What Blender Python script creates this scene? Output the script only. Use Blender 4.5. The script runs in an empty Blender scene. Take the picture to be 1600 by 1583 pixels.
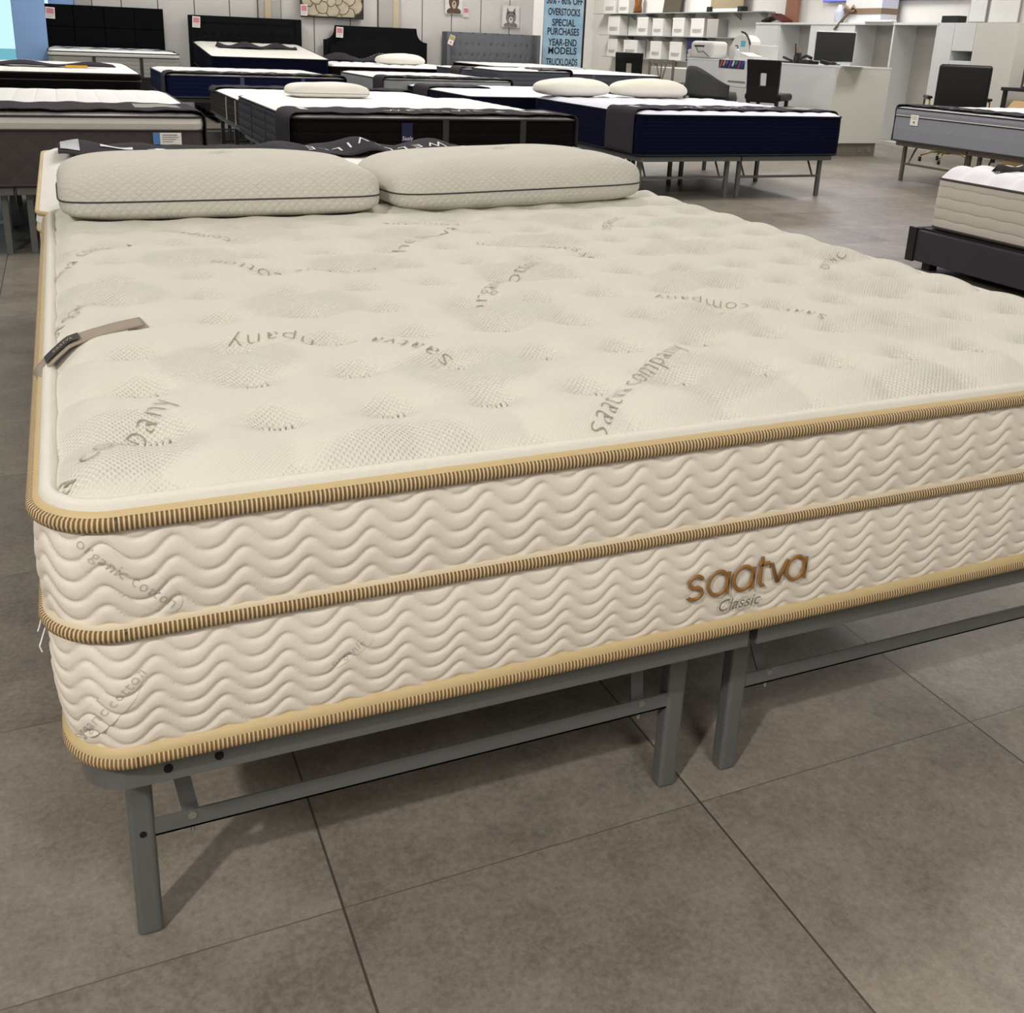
import bpy, math, random
import numpy as np
from mathutils import Vector, Matrix

SC = bpy.context.scene
COL = SC.collection
PI = math.pi
random.seed(4)

# ------------------------------------------------------------------ camera
cam_d = bpy.data.cameras.new('camera'); cam = bpy.data.objects.new('camera', cam_d); COL.objects.link(cam)
R_ = Vector((0.91848303, -0.3934875, 0.03945256)); U_ = Vector((0.08883359, 0.30250662, 0.9489986)); F_ = Vector((0.38535375, 0.8681344, -0.3128021))
M = Matrix.Identity(4)
for i in range(3):
    M[i][0] = R_[i]; M[i][1] = U_[i]; M[i][2] = -F_[i]
M.translation = Vector((0.0775, -1.0568, 1.197))
cam.matrix_world = M
cam_d.sensor_width = 36; cam_d.lens = 36 * 1580.15 / 1600
cam_d.shift_y = -(791.5 - 584.6) / 1600
cam_d.clip_start = .05; cam_d.clip_end = 200
SC.camera = cam

# ------------------------------------------------------------------ world, lights, exposure
SC.view_settings.view_transform = 'Standard'; SC.view_settings.look = 'None'
SC.view_settings.gamma = 1; SC.view_settings.use_curve_mapping = False
SC.view_settings.exposure = 0.13
w = bpy.data.worlds.new('world'); SC.world = w; w.use_nodes = True
bg = w.node_tree.nodes['Background']; bg.inputs[0].default_value = (.72, .93, 1, 1); bg.inputs[1].default_value = 1.1

CEIL = 3.5
def lamp(x, y, sx, sy, power, col=(1, .975, .95), z=CEIL - .06, shape='RECTANGLE', rot=None, spread=PI):
    d = bpy.data.lights.new('area_light_glow', 'AREA'); d.shape = shape; d.size = sx
    if shape in('RECTANGLE', 'ELLIPSE'): d.size_y = sy
    d.energy = power; d.color = col; d.spread = spread
    o = bpy.data.objects.new('area_light_glow', d); COL.objects.link(o); o.location = (x, y, z)
    if rot: o.rotation_euler = rot
    return o
KEY = lamp(-2.1, -2.1, .2, .2, 95, (1, .945, .88), CEIL - .1, 'DISK')
tgt = Vector((.6, .4, .5)); KEY.rotation_euler = (tgt - KEY.location).to_track_quat('-Z', 'Y').to_euler()
CL = [(1.2, .8), (-2.6, 3.2), (1.6, 4.2), (5.4, 1.5), (5.6, 5.6), (1.2, 8.2), (5.2, 9.6), (1.4, 13), (5.4, 13.2), (9.6, 6.5), (9.9, 11), (9.6, 15.5), (-2.6, 10), (.6, -3.0), (9.4, 18.3)]  # panel behind the camera and rearmost one by the shelves added for brightness
CP = [8, 40, 44, 55, 55, 60, 60, 46, 46, 60, 60, 90, 50, 60, 90]
for (x, y), p in zip(CL, CP): lamp(x, y, 1.1, 1.1, p)
lamp(-2.2, 15.2, 2.4, 2.6, 28, (.55, .78, 1), 1.6, rot=(-PI / 2, 0, 0))        # daylight through the window

# ------------------------------------------------------------------ materials
def lin(c):
    if isinstance(c, str):
        c = [int(c[i:i + 2], 16) / 255 for i in (0, 2, 4)]
    return tuple(((v + .055) / 1.055) ** 2.4 if v > .04045 else v / 12.92 for v in c) + (1,)
_m = {}
class NT:
    def __init__(s, m): s.t = m.node_tree; s.n = s.t.nodes; s.l = s.t.links
    def node(s, typ, **kw):
        n = s.n.new(typ)
        for k, v in kw.items():
            if k.startswith('i_'): n.inputs[int(k[2:])].default_value = v
            else: setattr(n, k, v)
        return n
    def link(s, a, b): s.l.new(a, b)
    def m(s, op, a, b=None, c=None):
        n = s.n.new('ShaderNodeMath'); n.operation = op
        for i, v in enumerate((a, b, c)):
            if v is None: continue
            if isinstance(v, (int, float)): n.inputs[i].default_value = v
            else: s.l.new(v, n.inputs[i])
        return n.outputs[0]
def mat(name, col, rough=.7, metal=0, var=.06, vscale=8, bump=0, bscale=300, col2=None, sheen=0, spec=.5):
    if name in _m: return _m[name]
    m = bpy.data.materials.new(name); m.use_nodes = True; _m[name] = m
    t = NT(m); b = t.n['Principled BSDF']; b.inputs['Roughness'].default_value = rough; b.inputs['Metallic'].default_value = metal
    b.inputs['Specular IOR Level'].default_value = spec
    if sheen: b.inputs['Sheen Weight'].default_value = sheen
    tc = t.node('ShaderNodeTexCoord'); nz = t.node('ShaderNodeTexNoise'); nz.inputs['Scale'].default_value = vscale; nz.inputs['Detail'].default_value = 4
    t.link(tc.outputs['Object'], nz.inputs['Vector'])
    mx = t.node('ShaderNodeMix', data_type='RGBA'); c = lin(col)
    mx.inputs[6].default_value = tuple(v * (1 - var) for v in c[:3]) + (1,)
    mx.inputs[7].default_value = lin(col2) if col2 else tuple(min(1, v * (1 + var)) for v in c[:3]) + (1,)
    t.link(nz.outputs[0], mx.inputs[0]); t.link(mx.outputs[2], b.inputs['Base Color'])
    if bump:
        n2 = t.node('ShaderNodeTexNoise'); n2.inputs['Scale'].default_value = bscale; t.link(tc.outputs['Object'], n2.inputs['Vector'])
        bp = t.node('ShaderNodeBump'); bp.inputs['Strength'].default_value = bump; bp.inputs['Distance'].default_value = .002
        t.link(n2.outputs[0], bp.inputs['Height']); t.link(bp.outputs[0], b.inputs['Normal'])
    return m
def xyz(t, space='Object'):
    tc = t.node('ShaderNodeTexCoord'); s = t.node('ShaderNodeSeparateXYZ'); t.link(tc.outputs[space], s.inputs[0]); return tc, s.outputs[0], s.outputs[1], s.outputs[2]
def bumpnode(t, h, dist, strength=1.0):
    bp = t.node('ShaderNodeBump'); bp.inputs['Strength'].default_value = strength; bp.inputs['Distance'].default_value = dist
    t.link(h, bp.inputs['Height']); t.link(bp.outputs[0], t.n['Principled BSDF'].inputs['Normal'])

def knit_mat(name, col, pitch=.0062, dist=.0016, patches=True):
    m = mat(name, col, .85, var=.025, vscale=3); t = NT(m)
    tc, x, y, z = xyz(t); k = 2 * PI / (pitch * 1.414)
    a = t.m('SINE', t.m('MULTIPLY', x, k)); b = t.m('SINE', t.m('MULTIPLY', y, k))
    h = t.m('MINIMUM', t.m('MULTIPLY', t.m('MULTIPLY', a, b), -1), .15)
    if patches:
        # cells of coarse dots alternate with cells of a finer rib
        cx = t.m('SINE', t.m('MULTIPLY', t.m('ADD', x, t.m('MULTIPLY', y, .35)), 11.0)); cy = t.m('SINE', t.m('MULTIPLY', t.m('SUBTRACT', y, t.m('MULTIPLY', x, .3)), 13.0))
        w_ = t.m('MULTIPLY', cx, cy); tl = t.m('ADD', t.m('COSINE', t.m('MULTIPLY', t.m('SUBTRACT', x, .146), 2 * PI / .1512)), t.m('COSINE', t.m('MULTIPLY', t.m('SUBTRACT', y, .176), 2 * PI / .1705)))
        w_ = t.m('MAXIMUM', t.m('ADD', t.m('MULTIPLY', w_, 4), -.6), t.m('SUBTRACT', tl, .35)); w_ = t.m('MINIMUM', t.m('MAXIMUM', w_, 0), 1)
        k2 = k * 1.45; f = t.m('MULTIPLY', t.m('MULTIPLY', t.m('SINE', t.m('MULTIPLY', x, k2)), t.m('SINE', t.m('MULTIPLY', y, k2))), .2)
        h = t.m('ADD', t.m('MULTIPLY', h, w_), t.m('MULTIPLY', f, t.m('SUBTRACT', 1, w_)))
    bumpnode(t, h, dist); return m

def tape_mat(name, pitch, ca, cb):
    m = bpy.data.materials.new(name); m.use_nodes = True; t = NT(m); b = t.n['Principled BSDF']; b.inputs['Roughness'].default_value = .5
    uv = t.node('ShaderNodeTexCoord'); s = t.node('ShaderNodeSeparateXYZ'); t.link(uv.outputs['UV'], s.inputs[0])
    f = t.m('SINE', t.m('MULTIPLY', s.outputs[0], 2 * PI / pitch)); r = t.m('ADD', t.m('MULTIPLY', f, .5), .5)
    mx = t.node('ShaderNodeMix', data_type='RGBA'); mx.inputs[6].default_value = lin(ca); mx.inputs[7].default_value = lin(cb)
    rp = t.m('MINIMUM', t.m('MAXIMUM', t.m('ADD', t.m('MULTIPLY', t.m('SUBTRACT', r, .5), 2.4), .5), 0), 1)
    t.link(rp, mx.inputs[0]); t.link(mx.outputs[2], b.inputs['Base Color']); bumpnode(t, r, .002)
    return m

def floor_mat():
    m = bpy.data.materials.new('stone_tile'); m.use_nodes = True; t = NT(m); b = t.n['Principled BSDF']
    tc, x, y, z = xyz(t)
    tx, ty, ox, oy = .6074, .5878, .348, 1.2476
    gx = t.m('DIVIDE', t.m('SUBTRACT', x, ox), tx); gy = t.m('DIVIDE', t.m('SUBTRACT', y, oy), ty)
    def edge(g, T):
        f = t.m('FRACT', g); d = t.m('MINIMUM', f, t.m('SUBTRACT', 1, f)); return t.m('MULTIPLY', d, T)
    ex = edge(gx, tx); ey = edge(gy, ty)
    gr = t.m('MAXIMUM', t.m('LESS_THAN', ex, .0019), t.m('MULTIPLY', t.m('LESS_THAN', ey, .0011), .6))
    cell = t.node('ShaderNodeCombineXYZ'); t.link(t.m('FLOOR', gx), cell.inputs[0]); t.link(t.m('FLOOR', gy), cell.inputs[1])
    wn = t.node('ShaderNodeTexWhiteNoise'); t.link(cell.outputs[0], wn.inputs['Vector'])
    n1 = t.node('ShaderNodeTexNoise'); n1.inputs['Scale'].default_value = 7; n1.inputs['Detail'].default_value = 8; n1.inputs['Roughness'].default_value = .7
    add = t.node('ShaderNodeVectorMath', operation='ADD'); sc = t.node('ShaderNodeVectorMath', operation='SCALE'); sc.inputs['Scale'].default_value = 9
    t.link(wn.outputs['Color'], sc.inputs[0]); t.link(tc.outputs['Object'], add.inputs[0]); t.link(sc.outputs[0], add.inputs[1]); t.link(add.outputs[0], n1.inputs['Vector'])
    n2 = t.node('ShaderNodeTexNoise'); n2.inputs['Scale'].default_value = 90; n2.inputs['Detail'].default_value = 6; n2.inputs['Roughness'].default_value = .75; t.link(add.outputs[0], n2.inputs['Vector'])
    f = t.m('ADD', t.m('MULTIPLY', n1.outputs[0], .55), t.m('MULTIPLY', n2.outputs[0], .6))
    f = t.m('ADD', f, t.m('MULTIPLY', t.m('SUBTRACT', wn.outputs['Value'], .5), .12))
    cr = t.node('ShaderNodeValToRGB'); e = cr.color_ramp.elements
    e[0].position = .38; e[0].color = lin('6b645b'); e[1].position = .78; e[1].color = lin('a39b8f')
    t.link(f, cr.inputs[0])
    mx = t.node('ShaderNodeMix', data_type='RGBA'); mx.inputs[7].default_value = lin('4d4740'); t.link(gr, mx.inputs[0]); t.link(cr.outputs[0], mx.inputs[6])
    t.link(mx.outputs[2], b.inputs['Base Color'])
    b.inputs['Roughness'].default_value = .38; b.inputs['Specular IOR Level'].default_value = .45
    h = t.m('SUBTRACT', t.m('MULTIPLY', n2.outputs[0], .15), gr); bumpnode(t, h, .0012)
    return m

def emis(name, col, s):
    m = bpy.data.materials.new(name); m.use_nodes = True; b = m.node_tree.nodes['Principled BSDF']
    b.inputs['Base Color'].default_value = lin(col); b.inputs['Emission Color'].default_value = lin(col); b.inputs['Emission Strength'].default_value = s; return m
def glass(name, col='dff0ee'):
    m = bpy.data.materials.new(name); m.use_nodes = True; b = m.node_tree.nodes['Principled BSDF']
    b.inputs['Base Color'].default_value = lin(col); b.inputs['Transmission Weight'].default_value = 1; b.inputs['Roughness'].default_value = .02; b.inputs['IOR'].default_value = 1.1; return m

# ------------------------------------------------------------------ mesh helpers
class MB:
    def __init__(s): s.v = []; s.f = []; s.uv = None
    def add(s, vs, fs):
        o = len(s.v); s.v += [tuple(p) for p in vs]; s.f += [tuple(i + o for i in f) for f in fs]; return s
    def box(s, x0, x1, y0, y1, z0, z1, rot=None, piv=None):
        vs = [Vector((x, y, z)) for x in (x0, x1) for y in (y0, y1) for z in (z0, z1)]
        if rot is not None:
            c = Vector(piv) if piv else sum(vs, Vector()) / 8
            vs = [rot @ (p - c) + c for p in vs]
        return s.add(vs, [(0, 1, 3, 2), (4, 6, 7, 5), (0, 4, 5, 1), (2, 3, 7, 6), (0, 2, 6, 4), (1, 5, 7, 3)])
    def bar(s, a, b, w=.02, h=.02, up=(0, 0, 1)):
        a = Vector(a); b = Vector(b); d = (b - a).normalized(); r = d.cross(Vector(up))
        if r.length < 1e-4: r = d.cross(Vector((1, 0, 0)))
        r.normalize(); u = r.cross(d); vs = []
        for p in (a, b):
            for i, j in ((-1, -1), (1, -1), (1, 1), (-1, 1)): vs.append(p + r * w / 2 * i + u * h / 2 * j)
        return s.add(vs, [(0, 1, 2, 3), (7, 6, 5, 4), (0, 4, 5, 1), (1, 5, 6, 2), (2, 6, 7, 3), (3, 7, 4, 0)])
    def tube(s, pts, r=.01, n=8, closed=False):
        pts = [Vector(p) for p in pts]; N = len(pts); rings = []
        for i, p in enumerate(pts):
            a = pts[i - 1] if (i or closed) else p; b = pts[(i + 1) % N] if (i < N - 1 or closed) else p
            d = (b - a).normalized(); up = Vector((0, 0, 1)) if abs(d.z) < .9 else Vector((1, 0, 0))
            x = d.cross(up).normalized(); y = x.cross(d); rr = r[i] if isinstance(r, (list, tuple)) else r
            rings.append([p + (x * math.cos(2 * PI * k / n) + y * math.sin(2 * PI * k / n)) * rr for k in range(n)])
        vs = [q for g in rings for q in g]; fs = []
        for i in range(N if closed else N - 1):
            for k in range(n):
                j = (i + 1) % N; fs.append((i * n + k, i * n + (k + 1) % n, j * n + (k + 1) % n, j * n + k))
        if not closed: fs += [tuple(range(n))[::-1], tuple((N - 1) * n + k for k in range(n))]
        return s.add(vs, fs)
    def cyl(s, x, y, z0, z1, r, n=16, r2=None):
        return s.tube([(x, y, z0), (x, y, z1)], [r, r2 if r2 is not None else r], n)
    def lathe(s, x, y, prof, n=20):
        return s.tube([(x, y, z + i * 1e-5) for i, (r, z) in enumerate(prof)], [r for r, z in prof], n)
    def prism(s, pts, f0, f1):
        n = len(pts); vs = [f0(*p) for p in pts] + [f1(*p) for p in pts]
        return s.add(vs, [tuple(range(n))[::-1], tuple(range(n, 2 * n))] + [(i, (i + 1) % n, (i + 1) % n + n, i + n) for i in range(n)])
    def sheet(s, nu, nv, fn):
        vs = [fn(i / nu, j / nv) for i in range(nu + 1) for j in range(nv + 1)]
        return s.add(vs, [(i * (nv + 1) + j, (i + 1) * (nv + 1) + j, (i + 1) * (nv + 1) + j + 1, i * (nv + 1) + j + 1) for i in range(nu) for j in range(nv)])
    def build(s, name, m, parent=None, smooth=False, bevel=0, seg=2, solid=0, subd=0):
        me = bpy.data.meshes.new(name); me.from_pydata(s.v, [], s.f); me.materials.append(m)
        if s.uv is not None:
            l = me.uv_layers.new(name='UVMap'); idx = np.zeros(len(me.loops), dtype=np.int32); me.loops.foreach_get('vertex_index', idx)
            l.data.foreach_set('uv', np.asarray(s.uv, dtype=np.float32)[idx].ravel())
        if smooth: me.polygons.foreach_set('use_smooth', [True] * len(me.polygons))
        me.update()
        o = bpy.data.objects.new(name, me); COL.objects.link(o)
        if parent: o.parent = parent
        if solid: k = o.modifiers.new('solid', 'SOLIDIFY'); k.thickness = solid; k.offset = 1
        if bevel:
            k = o.modifiers.new('bevel', 'BEVEL'); k.width = bevel; k.segments = seg; k.limit_method = 'ANGLE'; k.angle_limit = .7
        if subd: k = o.modifiers.new('sub', 'SUBSURF'); k.levels = subd; k.render_levels = subd
        return o
def tag(o, label, cat, group=None):
    o['label'] = label; o['category'] = cat
    if group: o['group'] = group
    return o
def thing(name, label, cat, loc=(0, 0, 0), rz=0, group=None):
    o = bpy.data.objects.new(name, None); COL.objects.link(o); o.location = loc; o.rotation_euler = (0, 0, rz); o.empty_display_size = .1
    return tag(o, label, cat, group)
def struct(mb, name, m, **k):
    o = mb.build(name, m, **k); o['kind'] = 'structure'; return o
def copy_tree(root, loc, rz, label):
    r = root.copy(); COL.objects.link(r); r.location = loc; r.rotation_euler = (0, 0, rz); r['label'] = label
    for ch in list(root.children):
        c = ch.copy(); COL.objects.link(c); c.parent = r
        for g in ch.children:
            d = g.copy(); COL.objects.link(d); d.parent = c
    return r

_tx = {}
def text_geo(s, size=1.0, space=1.0, shear=0.0, off=0.0):
    """flat letters, centred on x, baseline y=0: (verts, faces)"""
    k = (s, size, space, shear, off)
    if k in _tx: return _tx[k]
    cu = bpy.data.curves.new('t', 'FONT'); cu.body = s; cu.size = size; cu.space_character = space; cu.shear = shear; cu.align_x = 'CENTER'; cu.offset = off; cu.resolution_u = 3
    o = bpy.data.objects.new('t', cu); COL.objects.link(o)
    dg = bpy.context.evaluated_depsgraph_get(); me = bpy.data.meshes.new_from_object(o.evaluated_get(dg))
    v = [tuple(p.co) for p in me.vertices]; f = [tuple(p.vertices) for p in me.polygons]
    bpy.data.objects.remove(o); bpy.data.curves.remove(cu); bpy.data.meshes.remove(me)
    _tx[k] = (v, f); return _tx[k]
def text_on(s, fn, size, name, m, parent, thick=.0008, **k):
    v, f = text_geo(s, size, **k); mb = MB(); n = len(v)
    top = [fn(p[0], p[1], thick) for p in v]
    mb.add(top, f); return mb.build(name, m, parent)

def rrect(W, L, R, step=.02, x0=0, y0=0, cseg=10):
    """rounded rectangle outline, counter-clockwise from the foot-left corner: (x, y, nx, ny, u)"""
    out = []; u = 0
    def side(a, b, n):
        nonlocal u
        d = math.dist(a, b); k = max(1, int(d / step))
        for i in range(k):
            t = i / k; out.append((a[0] + (b[0] - a[0]) * t, a[1] + (b[1] - a[1]) * t, n[0], n[1], u + d * t))
        u += d
    def arc(cx, cy, a0):
        nonlocal u
        k = max(cseg, int(R * PI / 2 / step))
        for i in range(k):
            a = a0 + PI / 2 * i / k; out.append((cx + R * math.cos(a), cy + R * math.sin(a), math.cos(a), math.sin(a), u + R * PI / 2 * i / k))
        u += R * PI / 2
    side((x0 + R, y0), (x0 + W - R, y0), (0, -1)); arc(x0 + W - R, y0 + R, -PI / 2)
    side((x0 + W, y0 + R), (x0 + W, y0 + L - R), (1, 0)); arc(x0 + W - R, y0 + L - R, 0)
    side((x0 + W - R, y0 + L), (x0 + R, y0 + L), (0, 1)); arc(x0 + R, y0 + L - R, PI / 2)
    side((x0, y0 + L - R), (x0, y0 + R), (-1, 0)); arc(x0 + R, y0 + R, PI)
    return out, u
def ringmesh(outline, prof, cap=True, uvu=True):
    """prof: list of (outset, z) swept round the outline"""
    mb = MB(); n = len(outline); k = len(prof); vs = []; uv = []
    for (x, y, nx, ny, u) in outline:
        for o, z in prof:
            if callable(o): o = o(u)
            vs.append((x + nx * o, y + ny * o, z)); uv.append((u, z))
    fs = [(i * k + j, ((i + 1) % n) * k + j, ((i + 1) % n) * k + j + 1, i * k + j + 1) for i in range(n) for j in range(k - 1)]
    if cap: fs += [tuple(i * k for i in range(n))[::-1], tuple(i * k + k - 1 for i in range(n))]
    mb.add(vs, fs); mb.uv = uv; return mb
def rtube(outline, off, z, rw, rh, n=8, taper=0):
    """closed soft piping round an outline"""
    mb = MB(); vs = []; uv = []; N = len(outline)
    for (x, y, nx, ny, u) in outline:
        for k in range(n):
            a = 2 * PI * k / n; o = off + rw * math.cos(a); vs.append((x + nx * (o - taper), y + ny * o, z + rh * math.sin(a))); uv.append((u, k / n))
    mb.add(vs, [(i * n + k, ((i + 1) % N) * n + k, ((i + 1) % N) * n + (k + 1) % n, i * n + (k + 1) % n) for i in range(N) for k in range(n)]); mb.uv = uv
    return mb

# ------------------------------------------------------------------ palette
CREAM = 'ded8c8'
M_top = knit_mat('knit_cream', 'd7d5ca', pitch=.0056, dist=.0013)
M_edge = mat('edge_roll', 'dedbd1', .85, var=.03, bump=.35, bscale=500)
M_side = mat('quilted_side', 'e5ddd0', .85, var=.03, vscale=6, bump=.25, bscale=900)
M_tape = tape_mat('gold_ribbed', .0052, '785c37', 'd9c298')
M_tape_l = tape_mat('gold_ribbed_light', .0052, '87683e', 'd9c196')
M_band = mat('gold_band', 'c8b285', .55, var=.04)
M_band_c = mat('cream_band', 'd6c9ad', .6, var=.04)
M_thread = mat('grey_thread', '9d9484', .8)
M_brown = mat('brown_thread', '8f6838', .45, var=.25, vscale=120)
M_grey_th = mat('dark_grey_thread', '77746f', .7)
M_steel = mat('grey_painted_steel', '6b6d6b', .42, .25, var=.04, vscale=20)
M_black = mat('black_plastic', '0c0c0d', .5)
M_zinc = mat('zinc', 'b5b5b0', .3, .9)
M_hole = mat('dark_hole', '050505', .9)

# ------------------------------------------------------------------ setting
XW = 11.25; YB = 15.5; XC = 7.55; YB2 = 20.4; XL = -6.0; YN = -5.0
FL = struct(MB().box(XL, XW, YN, YB2, -.1, 0), 'floor', floor_mat())
M_wall = mat('pale_wall_paint', 'cfcdc8', .7, var=.015)
M_wallw = mat('white_wall_paint', 'd9d7d2', .7, var=.015)
M_joint = mat('joint_grey', '6f6d69', .8)  # grey of the backing seen between the wall panels
M_ceil = mat('ceiling_white', 'd6d4cf', .8, var=.01)
struct(MB().box(XL - .2, XW + .2, YN - .2, YB2 + .2, CEIL, CEIL + .1), 'ceiling', M_ceil)
struct(MB().box(XW, XW + .15, YN - .2, YB2 + .2, 0, CEIL), 'wall_right', M_wallw)
struct(MB().box(XL - .15, XL, YN - .2, YB + .2, 0, CEIL), 'wall_left', M_wall)
struct(MB().box(XL - .15, XW + .15, YN - .15, YN, 0, CEIL), 'wall_front', M_wall)
bw = MB().box(.36, XC, YB + .012, YB + .2, 0, CEIL)
bw.box(XC - .15, XC, YB + .2, YB2, 0, CEIL)
o = struct(bw, 'wall_back', M_joint)
# wall panels with open joints between them, standing just proud of the backing
def atY(px, py=0, Y=YB):
    d = F_ + R_ * ((px - 800) / 1580.15) - U_ * ((py - 584.6) / 1580.15); t = (Y + 1.0568) / d.y
    return .0775 + t * d.x
jx = [114, 143, 189, 246, 303, 358, 402, 438, 490, 547, 590, 626, 660, 706, 752, 797, 832]
xs = [atY(p) for p in jx]; xs[0] = .36; xs[-1] = XC
M_pil = mat('grey_pilaster', 'b1afaa', .7, var=.02); M_str = mat('cream_strip', 'c6b899', .6)
k = 0
for a, b in zip(xs[:-1], xs[1:]):
    k += 1; wide = b - a
    grey = k in (1, 7, 11)
    p = struct(MB().box(a + .008, b - .008, YB - (.045 if grey else 0), YB + .02, 0, CEIL), 'trim_%d' % k, M_pil if grey else M_wall)
for k2, px in enumerate((417, 617)):
    x = atY(px); struct(MB().box(x - .045, x + .045, YB - .06, YB, 0, CEIL), 'trim_%d' % (30 + k2), M_str)
# recess behind the banner
struct(MB().box(XC, XW, YB2, YB2 + .15, 0, CEIL), 'wall_recess', M_wallw)
# window and column, cool daylight painted into its blue, at the far left
M_daytint = mat('daylight_tinted_column', '8fb4e6', .55, var=.02)
struct(MB().box(-.44, -.02, YB - .3, YB + .15, 0, CEIL), 'wall_column', M_daytint, bevel=.01)
struct(MB().box(.03, .36, YB - .1, YB + .15, 0, CEIL), 'trim_20', M_daytint, bevel=.01)
struct(MB().box(XL, -.44, YB, YB + .15, 2.9, CEIL).box(XL, -3.6, YB, YB + .15, 0, 2.9), 'wall_back_left', M_wall)
wf = MB().box(-3.6, -.44, YB + .02, YB + .1, .0, .12).box(-3.6, -.44, YB + .02, YB + .1, 2.82, 2.9)
for x in (-3.6, -2.05): wf.box(x, x + .06, YB + .02, YB + .1, 0, 2.9)
wo = struct(wf, 'window_1', mat('window_frame_white', 'c9dbe6', .5))
g = MB().box(-3.6, .03, YB + .055, YB + .065, .1, 2.85).build('window_pane', glass('window_glass'), wo)
struct(MB().box(XL - 8, 4, YB + .3, YB + 40, -.25, -.12), 'ground_outside', mat('pale_pavement', '7fb3c4', .9))
struct(MB().box(-9, -2.0, YB + 9, YB + 10, -.1, .75), 'trim_21', mat('pale_kerb_wall', '9fd0d8', .9))

# ceiling lamps
M_lampw = emis('lamp_diffuser', 'fff0dd', 1.6)
for i, (x, y) in enumerate(CL):
    T = thing('ceiling_light', 'square flat ceiling light panel out of view in the white ceiling', 'ceiling light', (x, y, CEIL - .05), 0, 'square ceiling light panels')
    fr = MB()
    for a, b, c, d in ((-.6, .6, -.6, -.56), (-.6, .6, .56, .6), (-.6, -.56, -.56, .56), (.56, .6, -.56, .56)): fr.box(a, b, c, d, 0, .05)
    fr.build('frame', mat('lamp_frame', 'cfcfcc', .5), T); MB().box(-.56, .56, -.56, .56, .02, .05).build('diffuser', M_lampw, T)

# ------------------------------------------------------------------ main mattress
W, L = 1.967, 2.03; ZB, ZM, ZT = .371, .5496, .688; RC = .085
MM = thing('mattress', 'large cream mattress with gold ribbed piping and two pillows on it, filling the foreground', 'mattress', (0, 0, ZB))
IN = .008
ol, per = rrect(W - 2 * IN, L - 2 * IN, RC, .0038, IN, IN, cseg=36)
fine = [p for p in ol]
LAM = per / round(per / .0745); K5 = 2 * PI * 6 / per
def puff(u, z, zlo, zhi, s, A=.0115, amp=.0040):
    ph = (z + A * (math.sin(2 * PI * u / LAM) + .12 * math.cos(4 * PI * u / LAM)) + .003 * math.sin(u * K5)) / s
    f = ph - math.floor(ph); q = (min(f, 1 - f) * 2); q = (1 - (1 - q) ** 3.2)
    e = max(0, min(1, (z - zlo) / .014, (zhi - z) / .014)); e = e * (2 - e)
    lo = 0
    if z < ZM: lo = math.exp(-((u + RC + IN - .94) / .13) ** 4 - ((z - .455) / .032) ** 4)
    return amp * (q * e * (1 - .75 * lo) + .5 * lo)
def side_panel(zlo, zhi, s, bulge, ph0):
    nz = int((zhi - zlo) / .0021); mb = MB(); vs = []; n = len(ol)
    for (x, y, nx, ny, u) in ol:
        for j in range(nz + 1):
            z = zlo + (zhi - zlo) * j / nz; b = bulge * math.sin(PI * j / nz) + puff(u + ph0, z, zlo, zhi, s)
            tp_ = .009 * max(0, (ZM - z) / (ZM - ZB)) * nx; vs.append((x + nx * (b - .006) - tp_, y + ny * (b - .006), z - ZB))
    k = nz + 1
    mb.add(vs, [(i * k + j, ((i + 1) % n) * k + j, ((i + 1) % n) * k + j + 1, i * k + j + 1) for i in range(n) for j in range(nz)])
    return mb
side_panel(ZM, ZT, .0250, .006, 0).build('upper_side_panel', M_side, MM, smooth=True)
side_panel(ZB + .020, ZM, .0228, .006, .03).build('lower_side_panel', M_side, MM, smooth=True)
# flat underside
ringmesh(rrect(W - 2 * IN, L - 2 * IN, RC, .2, IN, IN)[0], [(-.012, 0.002), (-.012, .022)]).build('underside', M_side, MM)
olf, _ = rrect(W - 2 * IN, L - 2 * IN, RC, .0033, IN, IN, cseg=40)
rtube(olf, .001, ZT - ZB - .002, .0065, .0088).build('top_piping', M_tape, MM, smooth=True)
rtube(olf, .001, ZM - ZB, .0065, .0085).build('middle_piping', M_tape, MM, smooth=True)
rtube(olf, .000, .0075, .0065, .0095, taper=.009).build('bottom_piping', M_tape_l, MM, smooth=True)
olm, _ = rrect(W - 2 * IN, L - 2 * IN, RC, .03, IN, IN, cseg=16)
ringmesh(olm, [(-.012, ZT - ZB + .0120), (-.002, ZT - ZB + .010), (.001, ZT - ZB + .003)], cap=False).build('top_binding', M_band, MM, smooth=True)
ringmesh(olm, [(.002, ZM - ZB + .004), (.0025, ZM - ZB + .012), (-.006, ZM - ZB + .015)], cap=False).build('middle_binding', M_band_c, MM, smooth=True)
ringmesh([(x - .0085 * nx, y, nx, ny, u) for x, y, nx, ny, u in olm], [(.0025, .010), (.0045, .022), (-.006, .027)], cap=False).build('bottom_binding', M_band, MM, smooth=True)
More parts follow.
